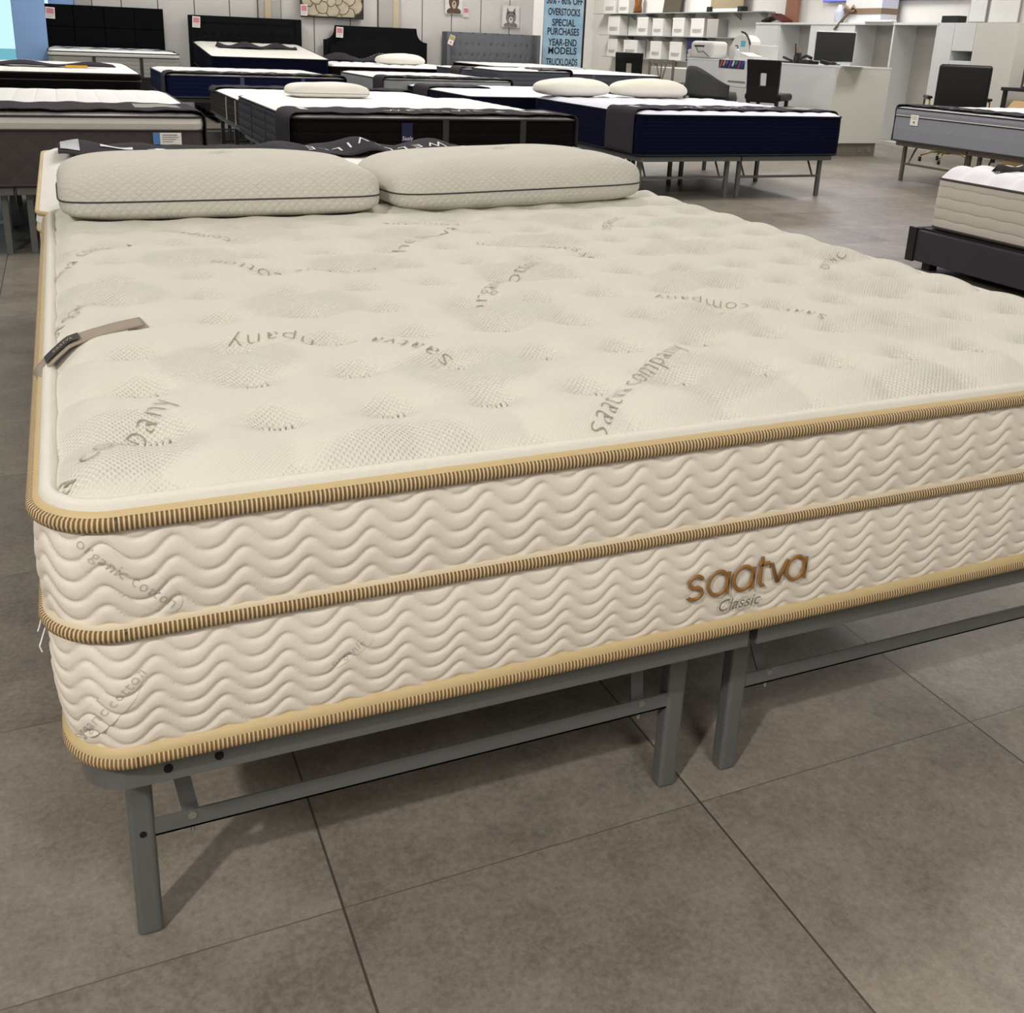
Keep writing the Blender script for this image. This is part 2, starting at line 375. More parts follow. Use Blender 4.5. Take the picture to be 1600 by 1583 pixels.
# top panel height field
TX, TY, T0X, T0Y = .1512, .1705, .146, .176
def clampr(x, y, W=W, L=L, R=RC, inset=0):
    cx = min(max(x, R), W - R); cy = min(max(y, R), L - R); dx, dy = x - cx, y - cy; d = math.hypot(dx, dy); r = R - inset
    if d > r and d > 0: return cx + dx * r / d, cy + dy * r / d
    return x, y
def edge_d(x, y):
    cx = min(max(x, RC), W - RC); cy = min(max(y, RC), L - RC)
    if (x < RC or x > W - RC) and (y < RC or y > L - RC): return RC - math.hypot(x - cx, y - cy)
    return min(x, W - x, y, L - y)
def top_h(x, y):
    d = edge_d(x, y) - .012 - IN
    roll = .012
    if d < roll: t = max(0, d) / roll; h = .004
    else:
        e = min(1, (d - roll) / .07); h = .004 + .031 * (1 - (1 - e) ** 2)
        ix = round((x - T0X) / TX); iy = round((y - T0Y) / TY); ix = min(max(ix, 0), 11); iy = min(max(iy, 0), 10)
        dx = x - (T0X + ix * TX); dy = y - (T0Y + iy * TY)
        rr = math.hypot(dx / 1.2, dy)
        a = abs(math.sin(PI * (x - T0X) / TX)); b = abs(math.sin(PI * (y - T0Y) / TY))
        h -= .011 * math.exp(-rr / .014) + .0190 * math.exp(-(rr / .038) ** 2)
        h -= .004 * (1 - b) ** 2 * e
        ne = math.exp(-((d - .05) / .045) ** 2)
        h += ne * .011 * ((b if min(x, W - x) < min(y, L - y) else a) - .55)
        h += .0015 * math.sin(x * 23 + y * 9) * math.sin(y * 19 - x * 7)
    return ZT - ZB + .006 + h
NX, NY = 330, 340
tp = MB(); vs = []
for i in range(NX + 1):
    for j in range(NY + 1):
        x = .012 + IN + (W - .024 - 2 * IN) * i / NX; y = .012 + IN + (L - .024 - 2 * IN) * j / NY; x, y = clampr(x, y, inset=.012 + IN); vs.append((x, y, top_h(x, y)))
tp.add(vs, [(i * (NY + 1) + j, (i + 1) * (NY + 1) + j, (i + 1) * (NY + 1) + j + 1, i * (NY + 1) + j + 1) for i in range(NX) for j in range(NY)])
for ix in range(12):                                   # tuft stitches: a short ladder of cords in each dimple
    for iy in range(11):
        cx, cy = T0X + ix * TX, T0Y + iy * TY
        if cy > 1.95: continue
        for q in range(-2, 3):
            x = cx + q * .0072; ln = .0115 - .0012 * abs(q)
            tp.tube([(x - .002, cy - ln, top_h(x, cy - ln) - .002), (x - .001, cy - ln * .4, top_h(x, cy - ln * .4) + .0058), (x, cy + ln * .4, top_h(x, cy + ln * .4) + .0062), (x + .001, cy + ln, top_h(x, cy + ln) - .002)], .0035, 7)
tp.build('top_panel', M_top, MM, smooth=True)
# smooth white roll between the binding and the knit panel
ringmesh(olm, [(-.0065, ZT - ZB + .0085), (-.0085, ZT - ZB + .0170), (-.014, ZT - ZB + .0215), (-.021, ZT - ZB + .0205), (-.028, ZT - ZB + .010)], cap=False).build('edge_roll', M_edge, MM, smooth=True)

# lettering stitched into the top panel, laid along arcs
def lay(s, p0, p1, bend, size, squash=1.0):
    """text from p0 to p1 on the top; bend = sagitta of the arc"""
    a = Vector(p0); b = Vector(p1); ch = b - a; n = len(s)
    v, f = text_geo(s, .042, 1.08, 0.0, -.0010); xs_ = [p[0] for p in v]; wx = max(xs_) - min(xs_); x0_ = min(xs_); squash = min(1.25, max(.85, ch.length / wx))
    perp = Vector((-ch.y, ch.x)).normalized(); mb = MB(); vs = []
    for p in v:
        t = (p[0] - x0_) / wx; c = a + ch * t + perp * (4 * bend * t * (1 - t)); d = (ch + perp * (4 * bend * (1 - 2 * t))); d = d.normalized(); nn = Vector((-d.y, d.x))
        q = c + nn * (p[1] * squash); q.x = min(max(q.x, .03), W - .03); q.y = max(q.y, .03)
        vs.append((q.x, q.y, top_h(q.x, q.y) + .0021))
    mb.add(vs, f); mb.build('stitched_lettering', M_thread, MM)
for t_, a_, b_, k_ in (
    ('va company', (.028, .035), (.18, .262), -.010), ('saatva company', (.61, .375), (.29, .565), -.045),
    ('saatva company', (.70, .03), (.985, .285), .012), ('saatva company', (1.37, .40), (1.12, .62), -.03),
    ('organic cotton', (.775, .665), (1.03, .95), .012), ('organic cotton', (.66, 1.0), (.35, 1.13), .03),
    ('organic', (.035, .70), (.12, .83), .005), ('saatva company', (.035, 1.11), (.20, 1.37), .02),
    ('the saatva', (.77, 1.17), (1.0, 1.40), .01), ('organic', (1.66, .74), (1.84, .89), .01),
    ('organic cotton', (1.22, 1.04), (.98, 1.22), -.02), ('company', (.42, 1.40), (.29, 1.50), .01),
    ('organic', (1.40, 1.30), (1.52, 1.45), .02), ('company', (1.02, 1.46), (.84, 1.54), .01)):
    lay(t_, a_, b_, k_, .042)

# foot-side writing
def foot(x, z, lift=.009): return (x, IN - lift, z - ZB)
def stroke(pts, w=.0062, name='logo_letter'):
    mb = MB(); n = len(pts); vs = []
    for i, p in enumerate(pts):
        a = Vector(pts[max(0, i - 1)]); b = Vector(pts[min(n - 1, i + 1)]); d = (b - a).normalized(); nn = Vector((-d.y, d.x)); c = Vector(p)
        for s_, l_ in ((-1, .006), (-.5, .0085), (.5, .0085), (1, .006)): q = c + nn * w / 2 * s_; vs.append(foot(q.x, q.y, l_ + .001))
    mb.add(vs, [(i * 4 + j, (i + 1) * 4 + j, (i + 1) * 4 + j + 1, i * 4 + j + 1) for i in range(n - 1) for j in range(3)]); return mb
def arcp(cx, cz, r, a0, a1, n=22, ry=None): ry = ry or r; return [(cx + r * math.cos(math.radians(a0 + (a1 - a0) * i / n)), cz + ry * math.sin(math.radians(a0 + (a1 - a0) * i / n))) for i in range(n + 1)]
LX0, LZ0, LH = .832, .4475, .038
def letter_a(x):
    m = stroke(arcp(x + .0165, LZ0 + .019, .0165, 35, 395, 30, .019)); m2 = stroke([(x + .0345, LZ0 + .036), (x + .0345, LZ0 + .018), (x + .0345, LZ0 - .001)]); m.add(m2.v, m2.f); return m
s_pts = arcp(LX0 + .0155, LZ0 + .0275, .011, 20, 265, 14, .0095) + arcp(LX0 + .0145, LZ0 + .0092, .0125, 80, -160, 14, .0095)
stroke(s_pts).build('logo_letter', M_brown, MM, smooth=True)
letter_a(LX0 + .037).build('logo_letter', M_brown, MM, smooth=True)
letter_a(LX0 + .081).build('logo_letter', M_brown, MM, smooth=True)
tm = stroke([(LX0 + .128, LZ0 + .050), (LX0 + .128, LZ0 + .02)] + arcp(LX0 + .135, LZ0 + .0075, .007, 180, 280, 8)); t2 = stroke([(LX0 + .121, LZ0 + .036), (LX0 + .142, LZ0 + .036)], .007); tm.add(t2.v, t2.f); tm.build('logo_letter', M_brown, MM, smooth=True)
stroke([(LX0 + .146, LZ0 + .037), (LX0 + .159, LZ0 + .002), (LX0 + .161, LZ0 + .002), (LX0 + .175, LZ0 + .037)]).build('logo_letter', M_brown, MM, smooth=True)
letter_a(LX0 + .175).build('logo_letter', M_brown, MM, smooth=True)
text_on('Classic', lambda x, y, t: foot(.926 + x, .418 + y, .0075), .027, 'logo_lettering', M_grey_th, MM, shear=.25)
# pale printed cotton badges near the left corner
M_badge = mat('pale_badge', 'dfd8cd', .8, var=.02); M_bl = mat('badge_letters', 'bdb4a6', .85)
def corner_pt(u, z, lift):     # u measured along the foot, wrapping round the left corner for u<RC
    c = RC + IN
    if u >= c: return (u, IN - lift, z - ZB)
    a = (c - u) / RC; return (c - (RC + lift) * math.sin(a), c - (RC + lift) * math.cos(a), z - ZB)
def badge(u0, z0, u1, z1, wid, s, size):
    a = Vector((u0, z0)); b = Vector((u1, z1)); d = (b - a).normalized(); nn = Vector((-d.y, d.x)); ln = (b - a).length; mb = MB()
    zlo, zhi = (ZM, ZT) if z0 > ZM else (ZB, ZM); ss = .0250 if z0 > ZM else .0228; ph = 0 if z0 > ZM else .03
    def p(u, v):
        e = 1 - abs(2 * u - 1) ** 4; q = a + d * ln * u + nn * wid * (v - .5) * e ** .5
        return q
    def sfc(q, l): return corner_pt(q.x, q.y, puff(q.x - RC - IN + ph, q.y, zlo, zhi, ss) - .006 + .006 * math.sin(PI * (q.y - zlo) / (zhi - zlo)) + l)
    v, f = text_geo(s, size, 1.15); vs = []
    for t in v:
        q = (a + b) / 2 + d * t[0] + nn * (t[1] - size * .25)
        vs.append(sfc(q, .0014))
    m2 = MB(); m2.add(vs, f)
    mb.sheet(90, 36, lambda u, v: sfc(p(u, v), .0008)); mb.build('printed_badge', M_badge, MM, smooth=True)
    m2.build('badge_lettering', M_bl, MM)
badge(.045, .672, .150, .572, .040, 'organic cotton', .019)
badge(.030, .418, .098, .492, .032, 'organic cotton', .018)
badge(.31, .452, .375, .488, .018, 'organic', .014)
# greige ribbon label over the left top edge
M_rib = mat('greige_ribbon', '9c8f80', .8, var=.03, bump=.3, bscale=600); M_ribd = mat('dark_ribbon_patch', '2b2826', .7)
def rib(s_, t, l=0):         # s_ along from the edge inwards, t across
    p = Vector((.004, .53)) + Vector((.166, .165)) * s_; q = p + Vector((.006, -.050)) * t
    h = ZT - ZB + .004 + .033 * min(1, s_ / .30) ** .7 + .006 * math.sin(PI * min(1, s_))
    return (q.x, q.y, h + l)
TG = MB().sheet(24, 6, lambda u, v: rib(u, v - .5)).build('ribbon_label', M_rib, MM, smooth=True, solid=.0025)
MB().sheet(10, 4, lambda u, v: rib(.10 + u * .30, v * .66 - .38, .0035)).build('ribbon_patch', M_ribd, TG, smooth=True)
text_on('saatva', lambda x, y, t: rib(.25 + x * 3.3, .15 - y * 22, .0052), .022, 'ribbon_lettering', M_rib, TG)
# white plastic fastener ends poking out of the left seam
for k, (a, b, c) in enumerate((((.0, .10, .548), (-.006, .085, .532), (-.008, .083, .528)), ((.0, .085, .53), (-.007, .07, .516), (-.005, .07, .508)))):
    MB().tube([(p[0] + .006, p[1], p[2] - ZB) for p in (a, b, c)], .0009, 5).build('plastic_fastener', mat('clear_plastic_white', 'e8e8e4', .4), MM)

# ------------------------------------------------------------------ main bed frame
def bed_frame(label, loc, rz, W, L, H, m=None, rail_h=.04, detail=False, group=None, legpos=None, inset=.09, leg_y=.137, ov=.028):
    m = m or M_steel
    T = thing('bedstead', label, 'bed frame', loc, rz, group)
    g = .0615
    halves = [(ov, W / 2 - .008), (W / 2 + .008, W - ov)]
    for hi, (xa, xb) in enumerate(halves):
        r = .06
        def outline(o, z):
            pts = []
            lc = hi == 0; rc = hi == 1
            def arc(cx, cy, a0, a1):
                for i in range(9):
                    a = math.radians(a0 + (a1 - a0) * i / 8); pts.append((cx + (r - o) * math.cos(a), cy + (r - o) * math.sin(a), z))
            arc(xa + r, ov + r, 180, 270) if lc else pts.append((xa + o, ov + o, z))
            arc(xb - r, ov + r, 270, 360) if rc else pts.append((xb - o, ov + o, z))
            arc(xb - r, L - ov - r, 0, 90) if rc else pts.append((xb - o, L - ov - o, z))
            arc(xa + r, L - ov - r, 90, 180) if lc else pts.append((xa + o, L - ov - o, z))
            return pts
        rings = [outline(.0, H - .002), outline(0, H - rail_h), outline(.008, H - rail_h - .004 if detail else H - rail_h), outline(.034, H - rail_h + .004), outline(.034, H - .002)]
        mb = MB(); n = len(rings[0]); vs = [p for q in rings for p in q]; K = len(rings)
        mb.add(vs, [(k * n + i, k * n + (i + 1) % n, ((k + 1) % K) * n + (i + 1) % n, ((k + 1) % K) * n + i) for k in range(K) for i in range(n)])
        rl = mb.build('rail', m, T)
        if detail:
            for hx in ((.125, .185) if hi == 0 else ()):
                MB().tube([(hx, ov - .002, H - rail_h + .018 + (hx - .125) * .05), (hx, ov + .004, H - rail_h + .018)], .0055, 14).build('bolt_hole', M_hole, rl)
        wire = MB()
        nx = int((L - .1) / .11)
        for i in range(1, nx): y = L * i / nx; wire.bar((xa + .02, y, H - .012), (xb - .02, y, H - .012), .012, .012)
        wire.build('slat_wires', m, T)
    rows = [leg_y, L / 2, L - leg_y]
    for ri, y in enumerate(rows):
        for xi, x in enumerate((inset, W / 2 - g, W / 2 + g, W - inset)):
            lw, ld = .034, .030
            MB().box(x - lw / 2, x + lw / 2, y - ld / 2, y + ld / 2, 0, H - .012).build('leg', m, T, bevel=.007 if detail else .003, seg=3)
            if detail and ri == 0:
                if xi == 0: MB().tube([(x + .001, y - ld / 2 - .0015, .173), (x + .001, y - ld / 2 + .003, .173)], .0045, 14).build('bolt_hole', M_hole, T)
        if ri == 1: continue
        for a, b in ((inset, W / 2 - g), (W / 2 + g, W - inset)):
            if detail:
                st = MB().box(a, b, y - .011, y - .008, .162, .190).box(a, b, y - .011, y + .014, .162, .165)
            else: st = MB().box(a, b, y - .008, y + .008, .165, .185)
            st.build('stretcher', m, T)
            for bx, sg in ((a + .065, 1), (b - .065, -1)):
                if detail and ri == 0:
                    if sg == -1 and a > W / 2: pass
                    mb = MB().bar((bx, y + .004, .172), (bx - sg * .028 * (1 if sg == 1 else 1), y + .075, H - .035), .022, .004, (0, -1, .6)); mb.build('brace', m, T)
                    bo = MB().tube([(bx, y - .004, .182), (bx, y - .013, .182)], .006, 12).tube([(bx, y - .004, .150), (bx, y - .004, .168)], .003, 10).build('bolt', M_zinc, T)
                else:
                    MB().bar((bx, y, .175), (bx + sg * -.0 + (.0), y + (.10 if y < L / 2 else -.10), H - .03), .012, .012).build('brace', m, T)
    return T
bed_frame('grey steel platform bed frame under the large cream foreground mattress', (0, 0, 0), 0, W, L, ZB, detail=True, rail_h=.046)

# ------------------------------------------------------------------ pillows
def pillow_mat(name, col):
    m = mat(name, col, .85, var=.03, vscale=5); t = NT(m); tc, x, y, z = xyz(t)
    v = t.m('ADD', y, t.m('MULTIPLY', z, 1.2))
    a = t.m('ABSOLUTE', t.m('SINE', t.m('MULTIPLY', t.m('ADD', x, v), PI / .024))); b = t.m('ABSOLUTE', t.m('SINE', t.m('MULTIPLY', t.m('SUBTRACT', x, v), PI / .024)))
    bumpnode(t, t.m('POWER', t.m('MINIMUM', a, b), .5), .0013); return m
def pillow(label, loc, rz, w, d, ht, hb, m, pipe=None, group=None, tilt=(0, 0), n=44, power=5, soft=2.3):
    T = thing('pillow', label, 'pillow', loc, rz, group); T.rotation_euler = (tilt[0], tilt[1], rz)
    def pl(a, b):       # square -> superellipse
        s = max(abs(a), abs(b)) or 1; r = (abs(a) ** power + abs(b) ** power) ** (1 / power) or 1
        k = s / r; return a * k, b * k, s
    def f(u, v, top):
        a = 2 * u - 1; b = 2 * v - 1; a = math.sin(a * PI / 2); b = math.sin(b * PI / 2)
        x, y, s = pl(a, b); q = max(0, 1 - s ** soft) ** (1 / soft)
        wob = 1 + .03 * math.sin(5 * x + 2 * y) + .02 * math.sin(9 * y - 3 * x)
        return (x * w / 2, y * d / 2, hb + (q * ht * wob if top else -q ** .8 * hb))
    mb = MB().sheet(n, n, lambda u, v: f(u, v, True)); mb.sheet(n, n, lambda u, v: f(v, u, False)); mb.build('cover', m, T, smooth=True)
    if pipe:
        pts = []
        for i in range(120):
            a = 2 * PI * i / 120; c, s_ = math.cos(a), math.sin(a); k = (abs(c) ** power + abs(s_) ** power) ** (-1 / power)
            pts.append((c * k * w / 2 * 1.003, s_ * k * d / 2 * 1.003, hb))
        MB().tube(pts, .0022, 6, True).build('piping', pipe, T, smooth=True)
    return T
M_pil1 = pillow_mat('pillow_knit', 'd2cfc5'); M_pipe = mat('charcoal_piping', '39383c', .7)
pillow('plump pale knit pillow with charcoal piping, left one on the large cream mattress', (.462, 1.87, .716), math.radians(.5), .83, .44, .096, .060, M_pil1, M_pipe, power=9, soft=3.5)
pillow('plump pale knit pillow with charcoal piping, right one on the large cream mattress', (1.335, 1.935, .713), math.radians(4.5), .86, .44, .098, .064, M_pil1, M_pipe, tilt=(0, math.radians(-.8)), power=7, soft=3.3)

# ------------------------------------------------------------------ generic background mattress
def quilt_top_mat(name, col, s=.12, amt=.006):
    m = mat(name, col, .85, var=.03, vscale=4); t = NT(m); tc, x, y, z = xyz(t)
    a = t.m('SINE', t.m('MULTIPLY', x, PI / s)); b = t.m('SINE', t.m('MULTIPLY', y, PI / s)); h = t.m('POWER', t.m('ABSOLUTE', t.m('MULTIPLY', a, b)), .4)
    bumpnode(t, h, amt); return m
def hquilt_mat(name, col, s=.05, dist=.004, col2=None, diamond=False):
    m = mat(name, col, .9, var=.05, vscale=12, col2=col2, spec=.12); t = NT(m); tc, x, y, z = xyz(t)
    if diamond:
        a = t.m('ABSOLUTE', t.m('SINE', t.m('MULTIPLY', t.m('ADD', t.m('ADD', x, y), z), PI / s))); b = t.m('ABSOLUTE', t.m('SINE', t.m('MULTIPLY', t.m('SUBTRACT', t.m('ADD', x, y), z), PI / s))); h = t.m('POWER', t.m('MULTIPLY', a, b), .35)
    else: h = t.m('POWER', t.m('ABSOLUTE', t.m('SINE', t.m('ADD', t.m('MULTIPLY', z, PI / s), t.m('MULTIPLY', t.m('SINE', t.m('MULTIPLY', x, 40)), .12)))), .4)
    bumpnode(t, h, dist); return m
W_TOP = quilt_top_mat('white_quilt_top', 'eeedec'); C_TOP = quilt_top_mat('cream_quilt_top', 'ebe9e2')
M_dk = mat('dark_grey_piping', '2e2b2c', .7)
def mattress(label, loc, rz, w, l, z1, top, side, pipe=M_dk, crown=.02, R=.07, border=0, bm=None, straps=None, strap_m=None, z0=None, group=None, puffy=.004, psp=.2, res=.045):
    """loc.z = underside; z1 = top height in world"""
    T = thing('mattress', label, 'mattress', loc, rz, group); H = z1 - loc[2]
    o1, _ = rrect(w, l, R, .08, cseg=8); e = H - crown - border
    ringmesh(o1, [(-.012, 0), (0, .012), (.004, e * .5), (0, e)]).build('side_panel', side, T, smooth=False)
    if border:
        ringmesh(o1, [(0, e), (.006, e + border * .5), (0, e + border)]).build('pillow_top_border', bm or top, T, smooth=False)
        rtube(o1, .002, e, .006, .006, 6).build('lower_piping', pipe, T, smooth=True)
    def th(u, v):
        x, y = u * w, v * l; dx = dy = 0; x, y = clampr(x, y, w, l, R)
        cx, cy = min(max(x, R), w - R), min(max(y, R), l - R)
        d = R - math.hypot(x - cx, y - cy) if ((x < R or x > w - R) and (y < R or y > l - R)) else min(x, w - x, y, l - y)
        e = min(1, max(0, d) / .13); q = abs(math.sin(PI * x / psp) * math.sin(PI * y / psp)) ** .5
        return (x, y, H - crown + crown * (1 - (1 - e) ** 2.5) + puffy * (q - .6) * min(1, d / .03))
    MB().sheet(int(w / res), int(l / res), th).build('top_panel', top, T, smooth=True)
    rtube(o1, .002, H - crown, .006, .007, 6).build('top_piping', pipe, T, smooth=True)
    rtube(o1, .0, .012, .006, .007, 6).build('bottom_piping', pipe, T, smooth=True)
    if straps:
        for s in straps: MB().box(s - .02, s + .02, -.008, .0, .01, e - .004).build('vertical_strap', strap_m, T)
    return T
M_run = mat('charcoal_runner', '3a373b', .95, var=.1, vscale=30, bump=.4, bscale=400, spec=.15)
M_runw = mat('runner_print_white', 'dcdce0', .7)
def runner(label, loc, rz, w, ztop, y0, y1, dl, dr, words=('WELLSVILLE',), name='bed_runner', patch=True, skew=0.0, m=None, size=.10, wx=.55, lz=.012, flip=False, fold=0):
    """strip across a mattress of width w: hangs dl on the left and dr on the right. loc z = 0"""
    T = thing(name, label, 'bed runner', loc, rz)
    r = .05; a = dl; b = dl + r * PI / 2; c = b + w - 2 * r + 2 * lz; d = c + r * PI / 2; tot = d + dr
    def P(s, v, l=0):
        y = y0 + (y1 - y0) * v + skew * (s / tot - .5); wz = .003 * math.sin(s * 17 + v * 3) + .002 * math.sin(s * 41)
        rr = r + l
        if s < a: x, z = -lz - l, ztop + lz - r - (a - s)
        elif s < b: t = (s - a) / r; x, z = -lz + r - rr * math.cos(t), ztop + lz - r + rr * math.sin(t)
        elif s < c: x, z = -lz + r + (s - b), ztop + lz + l + wz
        elif s < d: t = (s - c) / r; x, z = w + lz - r + rr * math.sin(t), ztop + lz - r + rr * math.cos(t)
        else: x, z = w + lz + l, ztop + lz - r - (s - d)
        if fold and v < .5 and b < s < c: z -= 0
        return (x, y + .006 * math.sin(s * 9), z)
    MB().sheet(90, 10, lambda u, v: P(u * tot, v)).build('cloth', m or M_run, T, smooth=True, solid=.004)
    mid = (b + c) / 2 + (wx - .5) * w
    for i, s_ in enumerate(words):
        sg = -1 if flip else 1
        text_on(s_, lambda x, y, t: P(mid + sg * x, .38 + sg * y / abs(y1 - y0), .006), size, 'lettering', M_runw, T, space=1.5)
    if patch:
        MB().sheet(6, 3, lambda u, v: P(c - .30 + u * .24, .3 + v * .45, .006)).build('printed_patch', mat('grey_print', '8d9087', .8, var=.3, vscale=60), T)
        MB().sheet(3, 3, lambda u, v: P(b + .05 + u * .05, .35 + v * .35, .006)).build('printed_mark', M_runw, T)
    return T
def card(label, loc, rz, w, h, marks=(), cat='price tag', name='price_tag', base='e9e6e0', tilt=0, group=None):
    T = thing(name, label, cat, loc, rz, group); T.rotation_euler = (0, tilt, rz)
    MB().box(-w / 2, w / 2, -.002, .002, 0, h).build('card', mat('card_' + base, base, .6), T)
    for i, (x0, x1, z0, z1, c) in enumerate(marks):
        MB().box(-w / 2 + w * x0, -w / 2 + w * x1, -.0035, -.0015, h * z0, h * z1).build('printed_block', mat('ink_' + c, c, .6, var=.25, vscale=80), T)
    return T
# mattress lying head to head behind the main one
S_cr = hquilt_mat('cream_side', 'ddd5c6', .04)
mattress('cream mattress lying head to head behind the large foreground mattress, under a crumpled runner', (-.012, 2.035, .36), 0, 1.93, 1.60, .715, C_TOP, S_cr, M_band, crown=.03, border=.05)
bed_frame('grey steel bed frame under the cream mattress behind the pillows', (-.01, 2.06, 0), 0, 1.92, 1.56, .355)
# crumpled runner with upside-down letters
CR = thing('bed_runner', 'crumpled charcoal runner with upside-down white letters lying behind the two big pillows', 'bed runner', (0, 3.06, .718))
def crz(x, v):
    z = .012 + .010 * math.sin(x * 11 + .8) ** 2 + .022 * math.exp(-((x - .86) / .07) ** 2) + .030 * math.exp(-((x - 1.24) / .08) ** 2) + .028 * math.exp(-((x - 1.55) / .09) ** 2) + .016 * math.exp(-((x - .12) / .12) ** 2)
    return z * (.25 + .9 * math.sin(PI * min(1, max(0, v * .9 + .08)))) + .006 * math.sin(x * 31 + v * 5)
def cr(u, v, l=0): x = .05 + u * 1.66; return (x, v * .42 + .03 * math.sin(x * 7) - .02, crz(x, v) + l)
MB().sheet(120, 14, cr).build('cloth', M_run, CR, smooth=True, solid=.004)
v_, f_ = text_geo('WELLSVILLE', .10, 1.5); mx_ = max(p[0] for p in v_)
mb = MB().add([cr((.74 - p[0] / mx_ * .175), .33 - p[1] * 2.3, .008) for p in v_], f_); mb.build('lettering', M_runw, CR)
MB().sheet(6, 3, lambda u, v: cr(.005 + u * .04, .1 + v * .5, .008)).build('printed_label', mat('silver_print', 'a9adb0', .5, var=.3, vscale=90), CR)
MB().sheet(8, 3, lambda u, v: cr(.09 + u * .07, .25 + v * .12, .008)).build('printed_mark', M_runw, CR)
MB().sheet(12, 3, lambda u, v: cr(.19 + u * .2, .02 + v * .18, .008)).build('clear_sleeve', mat('plastic_sleeve', '9d9a97', .3), CR)

# ------------------------------------------------------------------ background beds
S_dkgrey = hquilt_mat('dark_grey_diamond', '4a4342', .13, .003, diamond=True); S_navy = hquilt_mat('navy_side', '060921', .035, .003); S_black = hquilt_mat('black_brown_side', '0c0908', .06, .004)
S_grey = hquilt_mat('slate_grey_side', '4c4f57', .055, .005); S_brown = hquilt_mat('brown_side', '3a2f26', .05, .004); S_lgrey = mat('light_grey_side', '8d9192', .85, var=.12, vscale=60)
S_ltblue = hquilt_mat('blue_grey_side', '0b1230', .04, .004); M_frame_d = mat('dark_frame', '3f3f3e', .4, .3)
S_tweed = mat('tweed_grey_side', '85878f', .85, var=.3, vscale=140, bump=.4, bscale=200)
# B1
mattress('dark grey mattress with a white pillow top at the far left', (-1.15, 4.80, .37), 0, 1.93, 2.2, .755, W_TOP, S_dkgrey, M_dk, border=.07, bm=quilt_top_mat('white_border', 'c9c7c0', .2))
bed_frame('grey steel frame under the dark grey diamond-quilted mattress at the far left', (-1.15, 4.8, 0), 0, 1.93, 2.0, .37)
runner('charcoal runner across the foot of the white-topped mattress at the far left', (-1.15, 4.8, 0), 0, 1.93, .755, .015, .56, .1, .30, words=('WELLSVILLE',), wx=.13)
T = card('white and blue label sewn on the dark grey mattress at the far left', (.585, 4.790, .592), 0, .145, .062, ((0, .24, 0, 1, '4a7fb5'), (.32, .85, .78, .86, '8a8a8a'), (.32, .9, .6, .66, '8a8a8a'), (.32, .8, .42, .48, '8a8a8a'), (.32, .7, .22, .28, '8a8a8a')), 'mattress label', 'mattress_label')
# B2
mattress('cream-topped mattress with dark sides directly behind the far left mattress', (-1.25, 7.4, .5), 0, 1.9, 2.0, .86, C_TOP, S_black, M_dk, border=.05, bm=S_black)
bed_frame('dark steel frame under the cream-topped dark mattress at the left', (-1.25, 7.4, 0), 0, 1.9, 2.0, .5, M_frame_d)
def crumple(label, x0, x1, y, z, d=.25, amp=.04, words=None, seed=0, zr=0):
    T = thing('bed_runner', label, 'bed runner', (x0, y, z)); w_ = x1 - x0
    def P(u, v, l=0):
        x = u * w_; return (x, v * d * (.6 + .5 * math.sin(u * 3 + seed)) + .05 * math.sin(u * 6 + seed), .006 + l + amp * (.35 + .65 * math.sin(u * 8 + seed) ** 2) * math.sin(PI * min(1, v + .06)) * (1 if 0 < u < 1 else .3))
    MB().sheet(60, 8, P).build('cloth', M_run, T, smooth=True, solid=.004)
    if words: text_on(words[0], lambda x, y_, t: P(words[1] + x / w_, .35 + y_ / d, .008), words[2], 'lettering', M_runw, T, space=1.3)
    return T
crumple('crumpled dark runner with a yellow slip beside it on the cream-topped mattress at the left', -.75, .50, 7.9, .86, .3, .04, ('WELLS', .45, .06), 1)
tag(MB().box(.13, .29, 7.84, 7.90, .861, .880).build('paper_slip', mat('yellow_paper', 'd9a531', .6)), 'small yellow paper slip on the cream-topped mattress at the left', 'paper slip')
# B3: headboard one
mattress('grey striped mattress in front of the plain black headboard', (-.02, 13.2, .55), 0, 1.55, 2.0, .875, W_TOP, hquilt_mat('pale_grey_side', 'a3a19b', .05), M_dk, border=.05, bm=C_TOP, straps=(.52, 1.08), strap_m=M_dk)
MB()
def divan(label, x, y, w, l, h, col='0e0d0f'):
    T = thing('divan', label, 'bed base', (x, y, 0)); m = mat('base_' + col, col, .8, bump=.3, bscale=300)
    MB().box(0, w, 0, l, .1, h).build('upholstered_box', m, T, bevel=.015)
    for a in (.08, w - .08):
        for b in (.08, l - .08): MB().cyl(a, b, 0, .1, .025, 10, .03).build('foot', M_black, T)
divan('black box base under the grey striped mattress at the back left', -.02, 13.2, 1.55, 2.0, .55)
runner('narrow charcoal runner folded across the grey striped mattress by the plain black headboard', (-.02, 13.2, 0), 0, 1.55, .875, .5, .75, 0, 0, words=(), patch=False)
M_hb = mat('black_upholstery', '030407', .9, var=.2, spec=.15); M_hbg = mat('black_green_velvet', '030707', .85, var=.2, spec=.2); M_hbgrey = mat('grey_linen', '64666b', .85, var=.05, bump=.4, bscale=300)
PT = ((.1, .9, .42, .9, 'c77f86'), (.1, .9, .28, .34, '9a9a9a'), (.1, .8, .12, .18, '9a9a9a'))
